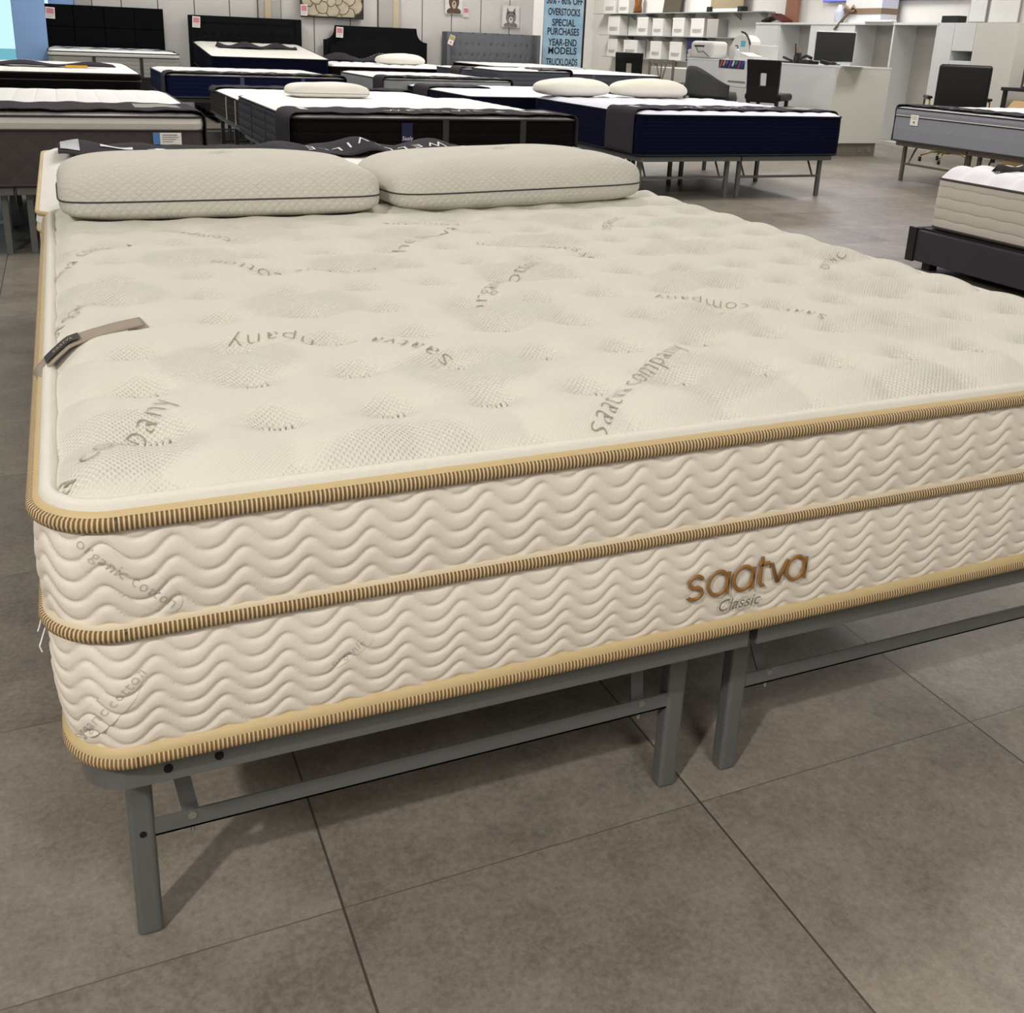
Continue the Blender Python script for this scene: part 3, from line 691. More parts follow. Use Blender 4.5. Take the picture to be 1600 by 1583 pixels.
# headboards
T = thing('headboard', 'tall plain black padded headboard with stitched squares, leftmost against the back wall', 'headboard', (-.07, 15.32, 0))
hb = MB()
for i in range(4):
    for j in range(3): hb.box(i * .405 + .003, (i + 1) * .405 - .003, -.05, 0, .55 + j * .295 + .003, .55 + (j + 1) * .295 - .003)
hb.build('padded_panel', M_hb, T, bevel=.008); MB().box(0, 1.62, 0, .08, .3, 1.435).build('frame', M_hb, T)
for a in (.06, 1.56): MB().box(a - .03, a + .03, 0, .05, 0, .3).build('leg', M_hb, T)
card('pink and white price tag on the leftmost plain black headboard', (.04, 15.25, 1.24), 0, .12, .15, PT, tilt=.05)
T = thing('headboard', 'black button-tufted headboard with a raised border, second from left at the back wall', 'headboard', (1.9, 15.32, 0))
MB().box(0, 1.66, 0, .08, .3, 1.375).build('frame', M_hbg, T, bevel=.01)
b_ = MB().box(0, .1, -.05, 0, .3, 1.375).box(1.56, 1.66, -.05, 0, .3, 1.375).box(.1, 1.56, -.05, 0, 1.275, 1.375); b_.build('border', M_hbg, T, bevel=.012)
def tufted(w, z0, z1, nx, nz, off=.0):
    def f(u, v):
        x = u * w; z = z0 + v * (z1 - z0); a = math.cos(PI * nx * u) * math.cos(PI * nz * v); return (x, -.02 - .022 * (1 - abs(a) ** 6), z)
    return MB().sheet(nx * 8, nz * 8, f)
def buttons(mb, w, z0, z1, nx, nz):
    for i in range(nx + 1):
        for j in range(nz + 1):
            if (i + j) % 2 == 0:
                c = (i * w / nx, z0 + j * (z1 - z0) / nz); mb.tube([(c[0], -.018, c[1]), (c[0], -.03, c[1])], .012, 8)
    return mb
o_ = tufted(1.46, .6, 1.275, 12, 4).build('tufted_panel', M_hbg, T, smooth=True); o_.location.x = .1
o_ = buttons(MB(), 1.46, .6, 1.275, 12, 4).build('buttons', M_hbg, T); o_.location.x = .1
card('pink and white price tag on the button-tufted black headboard with border', (2.0, 15.25, 1.20), 0, .11, .155, PT, tilt=.05)
T = mattress('white-topped navy mattress in front of the button-tufted black headboard', (1.93, 13.2, .55), 0, 1.55, 2.0, .87, C_TOP, S_navy, M_dk); T.rotation_euler.x = .075
divan('black box base under the white-topped navy mattress at the back', 1.93, 13.2, 1.55, 2.0, .54)
crumple('crumpled charcoal runner lying on the mattress before the button-tufted black headboard', 2.15, 3.25, 14.1, .94, .4, .09, ('WEL', .55, .12), 2)
T = thing('headboard', 'black headboard with scooped upper corners, third from left at the back wall', 'headboard', (3.92, 15.32, 0))
def scoop(w, z1, r, ins):
    pts = [(ins, .3), (w - ins, .3)]
    pts += [(w - ins, z1 - r * 1.35)] + [(w - ins - r * 1.1 + r * math.sin(a) * 0 + r * (1 - math.cos(a)) * 0 + (r * 1.1) * (1 - math.sin(a)) * 1.0, z1 - r * 1.35 + (r * 1.05) * (1 - math.cos(a))) for a in [PI / 2 * i / 6 for i in range(0, 7)]][::1]
    pts += [(w - ins - r * 1.15, z1 - ins)]
    left = [(w - x, z) for x, z in pts[2:]][::-1]
    return pts + left
sp = scoop(1.68, 1.32, .16, 0); MB().prism(sp, lambda x, z: (x, 0, z), lambda x, z: (x, .08, z)).build('frame', M_hbg, T)
sp = scoop(1.68, 1.24, .16, .08); MB().prism(sp, lambda x, z: (x, -.04, z), lambda x, z: (x, .0, z)).build('padded_panel', M_hbg, T)
card('pink and white price tag on the scooped-corner black headboard', (4.14, 15.24, 1.14), 0, .11, .155, PT, tilt=.05)
T = thing('headboard', 'grey button-tufted headboard with side wings at the back wall', 'headboard', (5.88, 15.32, 0))
MB().box(0, 1.66, 0, .08, .3, 1.30).build('frame', M_hbgrey, T, bevel=.01)
for a in (0, 1.60): MB().box(a, a + .06, -.18, 0, .3, 1.30).build('wing', M_hbgrey, T, bevel=.012)
o_ = tufted(1.54, .6, 1.29, 14, 4).build('tufted_panel', M_hbgrey, T, smooth=True); o_.location.x = .06
o_ = buttons(MB(), 1.54, .6, 1.29, 14, 4).build('buttons', mat('grey_button', '3b3d42', .8), T); o_.location.x = .06
card('tilted yellow and white tag hanging on the grey tufted headboard', (5.925, 15.134, 1.10), 0, .09, .15, ((.05, .95, .5, .95, 'b5a06a'), (.3, .7, .2, .3, 'a04040')), tilt=.35)
for hx, h_ in ((1.9, 1.66), (3.92, 1.68), (5.88, 1.66)):
    hp = [o for o in COL.objects if o.name.startswith('headboard') and o.type == 'EMPTY' and abs(o.location.x - hx) < .01][0]
    for a in (.06, h_ - .06): MB().box(a - .03, a + .03, 0.01, .07, 0, .3).build('leg', M_black, hp)
# beds at HB3 and HB4
mattress('white quilted mattress with black sides before the scooped black headboard', (3.50, 13.2, .5), 0, 1.90, 2.0, .80, W_TOP, S_black, M_dk, puffy=.03, psp=.18, res=.025, crown=.035)
divan('black box base under the quilted mattress before the scooped headboard', 3.50, 13.2, 1.90, 2.0, .5)
crumple('dark printed runner bunched along the head of the quilted mattress before the scooped headboard', 3.55, 5.2, 14.3, .80, .5, .13, ('WELLSVILLE', .5, .08), 3)
M_pw = mat('white_pillow', 'e7e4da', .85, var=.02)
pillow('lone white pillow on the quilted mattress before the scooped black headboard', (4.62, 13.62, .80), 0, .72, .4, .10, .06, M_pw, power=3)
mattress('white mattress in front of the grey tufted headboard', (5.96, 13.25, .5), 0, 1.5, 1.85, .85, W_TOP, S_black, M_dk)
divan('black box base under the white mattress by the grey headboard', 5.96, 13.25, 1.5, 1.85, .5)
# A, B, C
mattress('small dark mattress half covered by a runner, behind the grey-sided white one', (4.98, 12.05, .5), 0, .95, 1.05, .83, W_TOP, S_grey, M_dk)
divan('dark box base under the small dark mattress near the grey headboard', 4.98, 12.05, .95, 1.05, .5)
runner('dark runner hanging over the corner of the small dark mattress near the grey headboard', (4.98, 12.05, 0), 0, .95, .83, .02, .4, .2, .1, words=(), patch=False, m=M_dk)
mattress('small white-topped mattress with grey sides left of the one with a white strip', (5.07, 10.9, .5), 0, .97, 1.05, .86, W_TOP, S_grey, M_dk)
divan('dark box base under the small grey-sided mattress in the middle back', 5.07, 10.9, .97, 1.05, .5)
runner('dark runner draped over the right end of the small grey-sided mattress', (5.6, 10.9, 0), 0, .45, .862, .02, .5, 0, .2, words=(), patch=False, m=M_dk)
mattress('white quilted mattress with dark grey sides in front of the tall blue banner', (6.08, 11.0, .5), 0, 1.35, 1.95, .84, W_TOP, S_grey, M_dk, straps=(.32, 1.0), strap_m=mat('grey_strap', '55555a', .8))
divan('dark box base under the white quilted mattress by the blue banner', 6.08, 11.0, 1.35, 1.95, .5)
# B5
mattress('navy mattress with white top and grey straps, second row at left', (1.08, 10.2, .50), 0, 1.87, 2.0, .745, W_TOP, S_ltblue, M_dk, straps=(.76, 1.40), strap_m=mat('slate_strap', '39415c', .8))
bed_frame('dark steel frame under the navy mattress in the second row', (1.08, 10.2, 0), 0, 1.87, 2.0, .5, M_frame_d)
runner('charcoal runner over the foot of the navy mattress in the second row', (1.08, 10.2, 0), 0, 1.87, .745, .01, .42, .22, .05)
# B7
mattress('light grey mattress with white top right of the navy one in the second row', (3.38, 10.2, .5), 0, 1.55, 2.0, .755, W_TOP, S_lgrey, M_dk)
bed_frame('dark steel frame under the light grey mattress in the second row', (3.38, 10.2, 0), 0, 1.55, 2.0, .5, M_frame_d)
runner('charcoal runner over the foot of the light grey mattress in the second row', (3.38, 10.2, 0), 0, 1.55, .755, .01, .40, .2, .04)
# B11 / B12
mattress('brown-sided white mattress with pale vertical straps, head to head behind the black one', (1.38, 7.3, .44), 0, 1.9, 1.95, .675, W_TOP, S_brown, M_dk)
T = bpy.data.objects['side_panel']
bt = [c for c in COL.objects if c.name.startswith('mattress') and c.get('label', '').startswith('brown-sided')][0]
for y in (.35, .85): MB().box(-.008, .0, y - .012, y + .012, .01, .205).build('vertical_strap', mat('pale_strap', 'c9c2b4', .7), bt)
bed_frame('dark steel frame under the brown-sided mattress', (1.38, 7.3, 0), 0, 1.9, 1.95, .44, M_frame_d)
runner('charcoal runner along the far end of the brown-sided mattress', (1.38, 7.3, 0), 0, 1.9, .675, 1.55, 1.9, 0, .1, words=(), patch=False)
bm_ = mattress('black mattress with slate grey left side and a blue patch, centre', (1.34, 5.2, .44), 0, 1.92, 2.05, .725, W_TOP, S_black, M_dk, straps=(.98, 1.52), strap_m=mat('dark_strap', '2c2a2c', .8))
for a in (1.08,): MB().box(-.008, .0, a, a + .03, 0, .01).build('strap_end', M_dk, bm_)
MB().box(-.010, -.005, .06, 1.98, .02, .255).build('left_side_cover', S_grey, bm_, bevel=.004)
for y in (.35, .85, 1.4): MB().box(-.014, -.009, y - .012, y + .012, .01, .26).build('vertical_strap', M_dk, bm_)
lg = MB().box(.685, .755, -.012, -.004, .09, .24).build('logo_patch', mat('royal_blue_patch', '0a1240', .6), bm_)
text_on('Sealy', lambda x, y, t: (.72 + x, -.0135, .135 + y), .036, 'patch_lettering', M_runw, lg, shear=.2)
bed_frame('dark steel frame under the black mattress in the centre', (1.34, 5.2, 0), 0, 1.92, 2.05, .44, M_frame_d)
runner('charcoal runner with white letters over the foot of the black mattress in the centre', (1.34, 5.2, 0), 0, 1.92, .725, .01, .46, .22, .16, size=.11)
pillow('small flat white knit pillow on the mattresses in the centre of the third row', (1.98, 7.0, .725), 0, .62, .36, .075, .035, pillow_mat('pillow_knit_white', 'e3e0d6'), mat('grey_piping', '8b8883', .7), power=7, soft=3.2)
# B13 / B14
mattress('white-topped navy mattress with a dark runner, just behind the wide navy bed', (3.62, 8.16, .40), 0, 1.93, 2.0, .70, W_TOP, S_navy, M_dk, straps=(.7,), strap_m=M_dk)
bed_frame('dark steel frame under the navy mattress behind the wide navy bed', (3.62, 8.16, 0), 0, 1.93, 2.0, .40, M_frame_d)
runner('dark runner hanging off the left of the navy mattress behind the wide navy bed', (3.62, 8.16, 0), 0, .7, .70, 1.2, 1.7, .22, 0, words=(), patch=False)
M_flo = quilt_top_mat('white_blue_floral', 'ecebf0', .16)
t_ = NT(M_flo); [n for n in t_.n if n.type == 'MIX'][0].inputs[7].default_value = lin('c3c9de'); [n for n in t_.n if n.type == 'TEX_NOISE'][0].inputs['Roughness'].default_value = .8
mattress('wide navy mattress with a white quilted top, right of centre behind the right pillow', (4.24, 6.02, .36), 0, 2.0, 2.05, .715, M_flo, hquilt_mat('navy_ribbed', '050926', .028, .003), mat('navy_tape', '04061a', .8), border=.0, crown=.03, puffy=.012, res=.03)
bed_frame('grey steel frame under the wide navy mattress right of centre', (4.24, 6.02, 0), 0, 2.0, 2.05, .36, mat('mid_steel', '6f716f', .4, .3))
runner('charcoal runner across the wide navy mattress, hanging down its left side', (4.24, 6.02, 0), 0, 2.0, .715, .09, .56, .30, .30, size=.12, wx=.5)
pillow('left white pillow of the two on the wide navy bed', (4.56, 7.92, .715), math.radians(3), .78, .42, .10, .07, M_pw, power=2.6)
pillow('right white knit pillow of the two on the wide navy bed', (5.42, 7.95, .715), math.radians(-2), .80, .42, .11, .07, pillow_mat('pillow_knit_warm', 'e4e0d2'), power=3)
# B15
T = mattress('grey tweed pillow-top mattress on a metal frame at the right', (7.72, 7.02, .395), -PI / 2, 1.95, 2.0, .735, W_TOP, S_tweed, M_dk, border=.075, bm=S_tweed)
rtube(rrect(1.95, 2.0, .07, .08, cseg=8)[0], .002, .252, .004, .004, 6).build('white_piping', M_pw, T)
bed_frame('brownish steel frame under the grey tweed mattress at the right', (7.72, 7.02, 0), -PI / 2, 1.95, 2.0, .395, mat('warm_steel', '6d665c', .4, .4))
runner('charcoal runner along the near edge of the grey tweed mattress', (7.72, 7.02, 0), -PI / 2, 1.95, .735, .03, .45, .30, .2, size=.08, wx=.3, patch=False)
card('small white label on the grey tweed mattress at the right', (7.712, 6.72, .565), -PI / 2, .10, .10, ((.15, .85, .78, .84, 'a0a0a0'), (.15, .85, .6, .66, 'a0a0a0'), (.4, .6, .2, .4, '70706c')), 'mattress label', 'mattress_label')
# B16
T = mattress('cream mattress with horizontal quilting and dark grey piping, nearest at the right edge', (4.70, 3.42, .25), -PI / 2, 1.5, 2.0, .61, mat('white_puffy', 'e9e7ec', .85, var=.03), hquilt_mat('cream_quilted', 'cfc9be', .062, .006), mat('charcoal_tape', '4a4546', .8), crown=.07, border=.0, puffy=.03, psp=.17, res=.015)
T = thing('divan', 'charcoal upholstered bed base under the cream mattress at the right edge', 'bed base', (4.635, 3.475, 0), -PI / 2)
M_chf = mat('charcoal_fabric', '36343a', .9, bump=.4, bscale=400); M_dw = mat('dark_wood', '1d1716', .5)
MB().box(0, .05, 0, 2.1, .055, .245).build('side_rail', M_chf, T, bevel=.006); MB().box(1.6, 1.65, 0, 2.1, .055, .245).build('side_rail', M_chf, T, bevel=.006)
MB().box(.05, 1.6, 0, .045, .055, .235).build('foot_rail', M_chf, T, bevel=.006); MB().box(.05, 1.6, .045, 2.1, .2, .245).build('slat_platform', M_dw, T)
MB().box(-.004, .055, -.012, .006, .05, .25).build('corner_trim', M_dw, T, bevel=.002)
for x in (.09, 1.56):
    for y in (.10, 2.0): MB().box(x - .03, x + .03, y - .03, y + .03, 0, .06).build('leg', M_dw, T)
MB().box(.32, .36, .2, .24, 0, .2).build('centre_leg', M_dw, T)
crumple('folded charcoal runner lying on the cream mattress at the right edge', 4.80, 6.3, 3.13, .605, .36, .045, ('WELLS', .3, .07), 5)

# ------------------------------------------------------------------ desk and cabinets
M_wh = mat('white_laminate', 'd5d3cb', .45, var=.015); M_wh2 = mat('cool_white_laminate', 'dadcdc', .4, var=.01); M_kick = mat('steel_kick', '8d877c', .35, .5)
D = thing('reception_desk', 'long white reception desk with a recessed metal plinth, right of centre at the back', 'desk', (8.63, 9.0, 0))
MB().box(0, .82, 0, .03, .16, 1.04).build('end_panel', M_wh, D, bevel=.004); MB().box(0, .03, .03, 3.3, .16, 1.04).build('front_panel', M_wh2, D, bevel=.004)
MB().box(-.005, .83, -.005, 3.32, 1.04, 1.065).build('worktop', M_wh2, D, bevel=.004); MB().box(.04, .78, .04, 3.3, 0, .16).build('plinth', M_kick, D)
MB().box(.5, .56, .03, .04, .05, .1).tube([(.68, .04, .08), (.68, .03, .08)], .035, 14).build('socket', M_zinc, D)
MB().box(0, .7, 3.32, 4.35, .0, .90).build('low_section', M_wh, D, bevel=.004)
C = thing('cabinet_wall', 'tall white cabinet run with open niches behind the reception desk', 'cabinet', (10.8, 8.4, 0)); H_ = 1.645
Ys = lambda v: v - 8.4
def cab(y0, y1, z0, z1, m=M_wh2, nm='door'): return MB().box(0, .43, Ys(y0), Ys(y1), z0, z1).build(nm, m, C, bevel=.003)
cab(8.42, 9.07, 0, H_, M_wh, 'end_unit'); cab(9.075, 9.42, 1.30, H_, nm='upper_door'); cab(9.075, 9.42, 0, 1.18, nm='lower_door'); cab(9.425, 9.70, 0, H_)
nm_ = mat('niche_grey', 'b3b0a8', .6)
MB().box(.40, .43, Ys(9.07), Ys(9.43), 1.18, 1.30).build('slot_back', mat('slot_dark', '4b4843', .7), C)
for (a, b) in ((9.72, 10.50), (10.54, 11.30), (12.30, 13.05)):
    MB().box(.40, .43, Ys(a), Ys(b), .05, H_ - .03).build('niche_back', nm_, C); MB().box(0, .43, Ys(a), Ys(b), 0, .05).build('niche_floor', M_wh, C)
MB().box(-.01, .43, Ys(9.70), Ys(13.70), H_ - .03, H_).build('top_board', M_wh2, C, bevel=.002)
for y in (9.70, 10.50, 11.30, 13.05): MB().box(0, .43, Ys(y), Ys(y) + .03, 0, H_ - .03).build('divider', M_wh2, C)
cab(11.33, 11.80, 0, H_ - .031); cab(11.805, 12.30, 0, H_ - .031); cab(13.09, 13.70, 0, H_ - .031)
text_on('------', lambda x, y, t: (-.004, Ys(13.25) - x, 1.55 + y), .05, 'small_print', mat('print_grey', '8a8a88', .6), C) if False else None
# shelves
M_gls = mat('smoky_glass_edge', '8e9694', .15, var=.02); M_brk = mat('bracket_grey', '9a9a96', .4, .4)
for i, (z, y1) in enumerate(((1.835, 19.9), (1.405, 19.6), (.965, 19.4))):
    T = thing('wall_shelf', ('top', 'middle', 'lowest')[i] + ' glass wall shelf of the three holding white boxes', 'shelf', (11.0, 13.8 if i < 2 else 14.3, z - .015))
    ln = y1 - T.location.y; MB().box(-.02, .24, 0, ln, 0, .015).build('board', M_gls, T)
    n = int(ln / .75)
    for k in range(n): MB().prism([(.24, -.005), (.0 + .04, -.005), (.24, -.12)], lambda x, zz: (x, .2 + k * .75, zz), lambda x, zz: (x, .22 + k * .75, zz)).build('bracket', M_brk, T)
def atX(px, py, X):
    d = F_ + R_ * ((px - 800) / 1580.15) - U_ * ((py - 584.6) / 1580.15); t = (X - .0775) / d.x
    return -1.0568 + t * d.y, 1.197 + t * d.z
M_box = mat('white_carton', 'd2d0cb', .6, var=.02); M_boxg = mat('grey_carton', 'a2a09b', .6); M_nv = mat('navy_carton', '0d1a4c', .6)
def carton(label, pxa, pxb, ztop_px, zbase, m=M_box, X=11.03, print_=True, depth=.2, group='white cartons on the wall shelves'):
    ya, _ = atX(pxa, 40, X); yb, _ = atX(pxb, 40, X); _, zt = atX(pxb, ztop_px, X); h = max(.12, zt - zbase)
    T = thing('carton', label, 'box', (X, min(ya, yb), zbase), 0, group); w_ = abs(ya - yb) * .82
    MB().box(0, depth, 0, w_, 0, h).build('box_body', m, T, bevel=.004)
    MB().box(-.002, depth, -.002, w_ + .002, h * .88, h + .004).build('lid', m, T, bevel=.003)
    mp = mat('print_mid', '7a7976', .7)
    if print_:
        v, f = text_geo('RESIDENT', .06, 1.0); kk = w_ * .66 / (max(p[0] for p in v) - min(p[0] for p in v)); MB().add([(-.005, w_ * .5 - p[0] * kk, h * .22 + p[1] * kk * 1.4) for p in v], f).build('printed_lettering', mp, T)
pos1 = ['leftmost', 'second from left']
for i, (a, b, t) in enumerate(((938, 960, 2), (961, 980, 3))): carton('white carton on the top shelf, ' + pos1[i], a, b, -4 + t, 1.835)
ordw = ['leftmost of the six', 'second from left of the six', 'third from left of the six', 'third from right of the six', 'second from right of the six', 'rightmost of the six']
for i, (a, b, t, m) in enumerate(((946, 968, 24, M_box), (992, 1012, 27, M_box), (1016, 1036, 29, M_box), (1047, 1069, 28, M_box), (1075, 1100, 29, M_box), (1101, 1122, 30, M_boxg))):
    carton('carton on the middle shelf, ' + ordw[i], a, b, t, 1.405, m, print_=m is M_box)
ordw = ['leftmost of the five', 'second from left of the five', 'middle of the five', 'fourth of the five', 'navy one at the right']
for i, (a, b, t, m) in enumerate(((948, 966, 61, M_box), (972, 998, 63, M_box), (1015, 1036, 65, M_box), (1045, 1068, 66, M_box), (1071, 1100, 58, M_nv))):
    carton('carton on the lowest shelf, ' + ordw[i], a, b, t, .965, m, print_=m is M_box)
y_, z_ = atX(997, 10, 11.1); T = thing('vase', 'amber and brown glass vase on the top shelf', 'vase', (11.1, y_, 1.835)); M_amb = mat('amber', '7a4f22', .2, var=.4, vscale=20)
MB().lathe(0, 0, [(.06, 0), (.09, .05), (.07, .16), (.08, .3), (.05, .36)]).build('body', M_amb, T, smooth=True); MB().lathe(0, 0, [(.1, 0), (.1, .02)]).build('base', M_dw, T)
y_, z_ = atX(1050, 10, 11.1); T = thing('picture', 'dark brown spiral-patterned panel leaning on the top shelf', 'picture', (11.1, y_, 1.835)); T.rotation_euler = (0, .12, 0)
MB().box(0, .03, -.28, .34, 0, .5).build('panel', mat('brown_weave', '4b4335', .8, var=.4, vscale=40), T)
y_, z_ = atX(1135, 10, 11.1); T = thing('picture', 'beige textured panel in a white frame on the top shelf', 'picture', (11.1, y_, 1.835))
MB().box(0, .03, -.5, .5, .0, .06).build('frame', M_wh2, T); MB().box(.0, .02, -.5, .5, .06, .4).build('panel', mat('beige_weave', '94876d', .9, var=.4, vscale=50), T)
for dy in (-.48, .48): MB().box(-.06, .08, dy - .05, dy + .05, 0, .09).build('clamp', M_black, T)

# things on the desk
def desk_pt(px, X=8.85): return atX(px, 90, X)[0]
ZD = 1.066
y_ = desk_pt(1302, 8.95); T = thing('computer_monitor', 'black-faced computer monitor with white casing on the reception desk', 'monitor', (8.95, y_, ZD), math.radians(-42)); T.scale = (.86, .86, .95)
MB().box(-.27, .27, -.02, .0, .05, .41).build('screen', mat('black_screen', '050507', .3), T, bevel=.004); MB().box(-.28, .28, 0, .035, .04, .42).build('casing', M_wh2, T, bevel=.01)
MB().box(-.03, .03, .03, .06, .0, .2).build('neck', M_black, T); MB().lathe(0, .03, [(.11, 0), (.11, .012), (.03, .02)]).build('foot', M_black, T)
y_ = desk_pt(1246, 8.85); T = thing('pen_cup', 'dark pen cup holding bottles and pens left of the monitor', 'pen cup', (8.85, y_, ZD))
MB().lathe(0, 0, [(.045, 0), (.05, .01), (.05, .13)]).build('cup', M_black, T, smooth=True); MB().tube([(-.02, 0, .02), (-.03, .03, .24)], .01, 8).build('pen', mat('maroon', '4c2028', .5), T); MB().tube([(.02, 0, .02), (.02, 0, .17)], .025, 10).build('pump_bottle', mat('tan_bottle', '9c8a6a', .5), T)
y_ = desk_pt(1265, 8.85); T = thing('desk_phone', 'black desk phone between the pen cup and the monitor', 'phone', (8.85, y_, ZD)); MB().box(-.08, .08, -.1, .1, 0, .05).build('base', M_black, T, bevel=.01); MB().tube([(-.05, -.1, .07), (-.05, 0, .1), (-.05, .1, .07)], .02, 8).build('handset', M_black, T, smooth=True)
y_ = desk_pt(1231, 8.85); T = thing('stapler', 'small black stapler left of the pen cup on the desk', 'stapler', (8.85, y_, ZD)); MB().box(-.03, .03, -.09, .09, 0, .02).build('base', M_black, T, bevel=.004); MB().bar((0, -.09, .03), (0, .09, .07), .03, .025).build('arm', M_black, T)
y_ = desk_pt(1295, 8.75); T = thing('card_terminal', 'small black card terminal with a blue edge in front of the monitor', 'card terminal', (8.75, y_, ZD), .4); MB().box(-.05, .05, -.09, .09, 0, .05, Matrix.Rotation(.2, 3, 'X')).build('body', M_black, T, bevel=.012); MB().box(.03, .07, -.09, .02, 0, .03).build('blue_edge', mat('teal_blue', '5f8aa0', .4), T)
y_ = desk_pt(1330, 8.8); tag(MB().box(8.68, 9.0, y_ - .25, y_ + .25, ZD, ZD + .004).build('paper_sheet', mat('paper_white', 'e0e0dc', .7)), 'flat white paper sheets right of the monitor on the desk', 'paper')
y_ = desk_pt(1172, 8.8); T = thing('paper_pile', 'loose white papers at the left part of the reception desk', 'paper', (8.8, y_, ZD)); MB().box(-.12, .12, -.25, .2, 0, .05).build('sheets', _m['paper_white'], T); MB().box(-.1, .12, -.12, .12, .078, .082, Matrix.Rotation(.2, 3, 'X')).build('top_sheet', _m['paper_white'], T)
y_ = desk_pt(1112, 8.85); T = thing('label_printer', 'white rounded machine with a cable at the left end of the desk', 'machine', (8.83, y_ + .06, ZD))
MB().box(-.15, .15, -.28, .28, 0, .24).build('housing', M_box, T, bevel=.06, seg=4); MB().box(-.16, -.14, -.1, .15, .16, .18).build('slot', M_black, T); MB().tube([(-.17, .1, .16), (-.18, .0, .08), (-.17, -.1, .1), (-.18, -.28, .03)], .005, 6).build('cable', M_black, T)
y_ = desk_pt(1141, 8.9); T = thing('cooler_bag', 'white arched bag with a black strap and blue logo on the desk', 'bag', (9.12, y_ - .03, ZD))
pts = [(-.26, 0), (.26, 0), (.27, .18)] + [(.22 * math.cos(a), .2 + .14 * math.sin(a)) for a in [PI * i / 8 for i in range(9)]] + [(-.27, .18)]
MB().prism(pts, lambda y, z: (-.08, y, z), lambda y, z: (.1, y, z)).build('body', M_box, T); MB().tube([(-.09, -.25 * math.cos(a) , .1 + .28 * math.sin(a)) for a in [PI * i / 10 for i in range(6)]], .014, 6).build('strap', M_black, T)
MB().box(-.085, -.08, -.1, .0, .18, .26).build('blue_logo', mat('cyan_print', '4fa7c4', .6), T)
y_ = desk_pt(1152, 8.75); T = thing('hand_sanitiser_bottle', 'clear pump bottle of hand gel in front of the white bag', 'bottle', (8.74, y_, ZD))
MB().lathe(0, 0, [(.035, 0), (.038, .01), (.038, .12), (.015, .15)]).build('bottle', mat('clear_gel', 'c9cfd6', .2), T, smooth=True); MB().tube([(0, 0, .15), (0, 0, .19), (-.04, 0, .19)], .008, 8).build('pump', M_black, T)
y_ = desk_pt(1170, 9.0); tag(MB().box(8.95, 9.25, y_ - .32, y_ - .06, ZD, ZD + .21).build('carton', M_box, bevel=.01), 'white square carton right of the white bag on the desk', 'box')
y_ = atX(1074, 88, 8.75)[0]; T = thing('figurine', 'small cream shell-like figurine on the far left corner of the desk', 'figurine', (8.72, y_ - .12, ZD)); MB().lathe(0, 0, [(.04, 0), (.05, .03), (.03, .07), (.045, .1), (.01, .12)], 12).build('body', mat('ivory', 'd6c8b4', .5), T, smooth=True)
# signs on the desk front
T = thing('poster', 'colourful striped picture sign taped on the front of the reception desk', 'sign', (8.624, 11.17, .955))
MB().box(-.003, .0, -.3, .3, 0, .11).build('sheet', mat('deep_blue', '18235c', .5, var=.5, vscale=30), T)
cs = ['c45c3a', 'd7a23a', '2f6fb0', '7a3b8c', 'e0d6c6', '2a8f6b', 'b23a55', '3f4fa8']
for i, c in enumerate(cs): MB().bar((-.005, .26 - i * .072, .01 + .02 * (i % 3)), (-.005, .22 - i * .072, .10), .03, .003, (1, 0, 0)).build('printed_stripe', mat('stripe_' + c, c, .5), T)
T = thing('notice', 'white paper notice with black text below the colourful sign on the desk', 'sign', (8.624, 11.05, .72))
MB().box(-.003, 0, -.27, .27, 0, .22).build('sheet', _m['paper_white'], T); MB().box(-.006, -.002, -.24, .16, .05, .075).build('printed_line', mat('smudged_print', '85817c', .7, var=.5, vscale=150), T)
# things on the cabinets
ZC = H_
def cab_y(px, X=10.95): return atX(px, 30, X)[0]
y_ = cab_y(1350); T = thing('gift_box', 'large white gift box tied with brown ribbon on top of the cabinets', 'gift box', (10.87, y_, ZC))
MB().box(0, .3, -.42, .34, 0, .38).build('box', M_wh2, T, bevel=.004); MB().box(-.006, .306, -.426, .346, .12, .2).build('ribbon', mat('brown_ribbon', '85705a', .7), T)
MB().tube([(-.02, .2, .16), (-.04, .27, .22), (-.03, .33, .19), (-.02, .2, .16), (-.04, .12, .23), (-.03, .08, .17), (-.02, .2, .15)], .022, 8).build('bow', _m['brown_ribbon'], T, smooth=True); MB().bar((-.03, .2, .16), (-.08, .42, -.1), .07, .01).build('ribbon_tail', _m['brown_ribbon'], T)
y_ = cab_y(1388); tag(MB().box(10.76, 10.86, y_ - .28, y_ + .28, ZC, ZC + .035).build('towel', mat('towel_white', 'e4e2de', .9, bump=.5, bscale=80), bevel=.015, seg=3), 'folded white towel in front of the gift box on the cabinets', 'towel')
y_ = cab_y(1311); T = thing('bottle', 'pale translucent bottle left of the gift box on the cabinets', 'bottle', (10.95, y_, ZC)); MB().lathe(0, 0, [(.07, 0), (.075, .02), (.075, .16), (.05, .2)]).build('body', mat('pale_blue_plastic', 'b9c2cf', .3), T, smooth=True); MB().lathe(0, 0, [(.045, .2), (.03, .26)]).build('cap', M_wh2, T)
y_ = cab_y(1215); T = thing('picture_book', 'dark red and black open book on the left end of the cabinets', 'book', (10.95, y_, ZC)); MB().bar((-.05, .25, .02), (.05, .0, .12), .26, .03).build('left_cover', M_dw, T); MB().bar((.0, -.25, .02), (.0, .05, .13), .2, .04).build('right_cover', mat('dark_red', '5a1a1c', .6, var=.3, vscale=30), T)
y_ = cab_y(1207); T = thing('wooden_panel', 'orange-brown wooden panel leaning behind the dark red book', 'panel', (11.15, y_, ZC)); MB().box(0, .05, -.35, -.05, 0, .6).build('board', mat('orange_wood', '8d6046', .6), T)
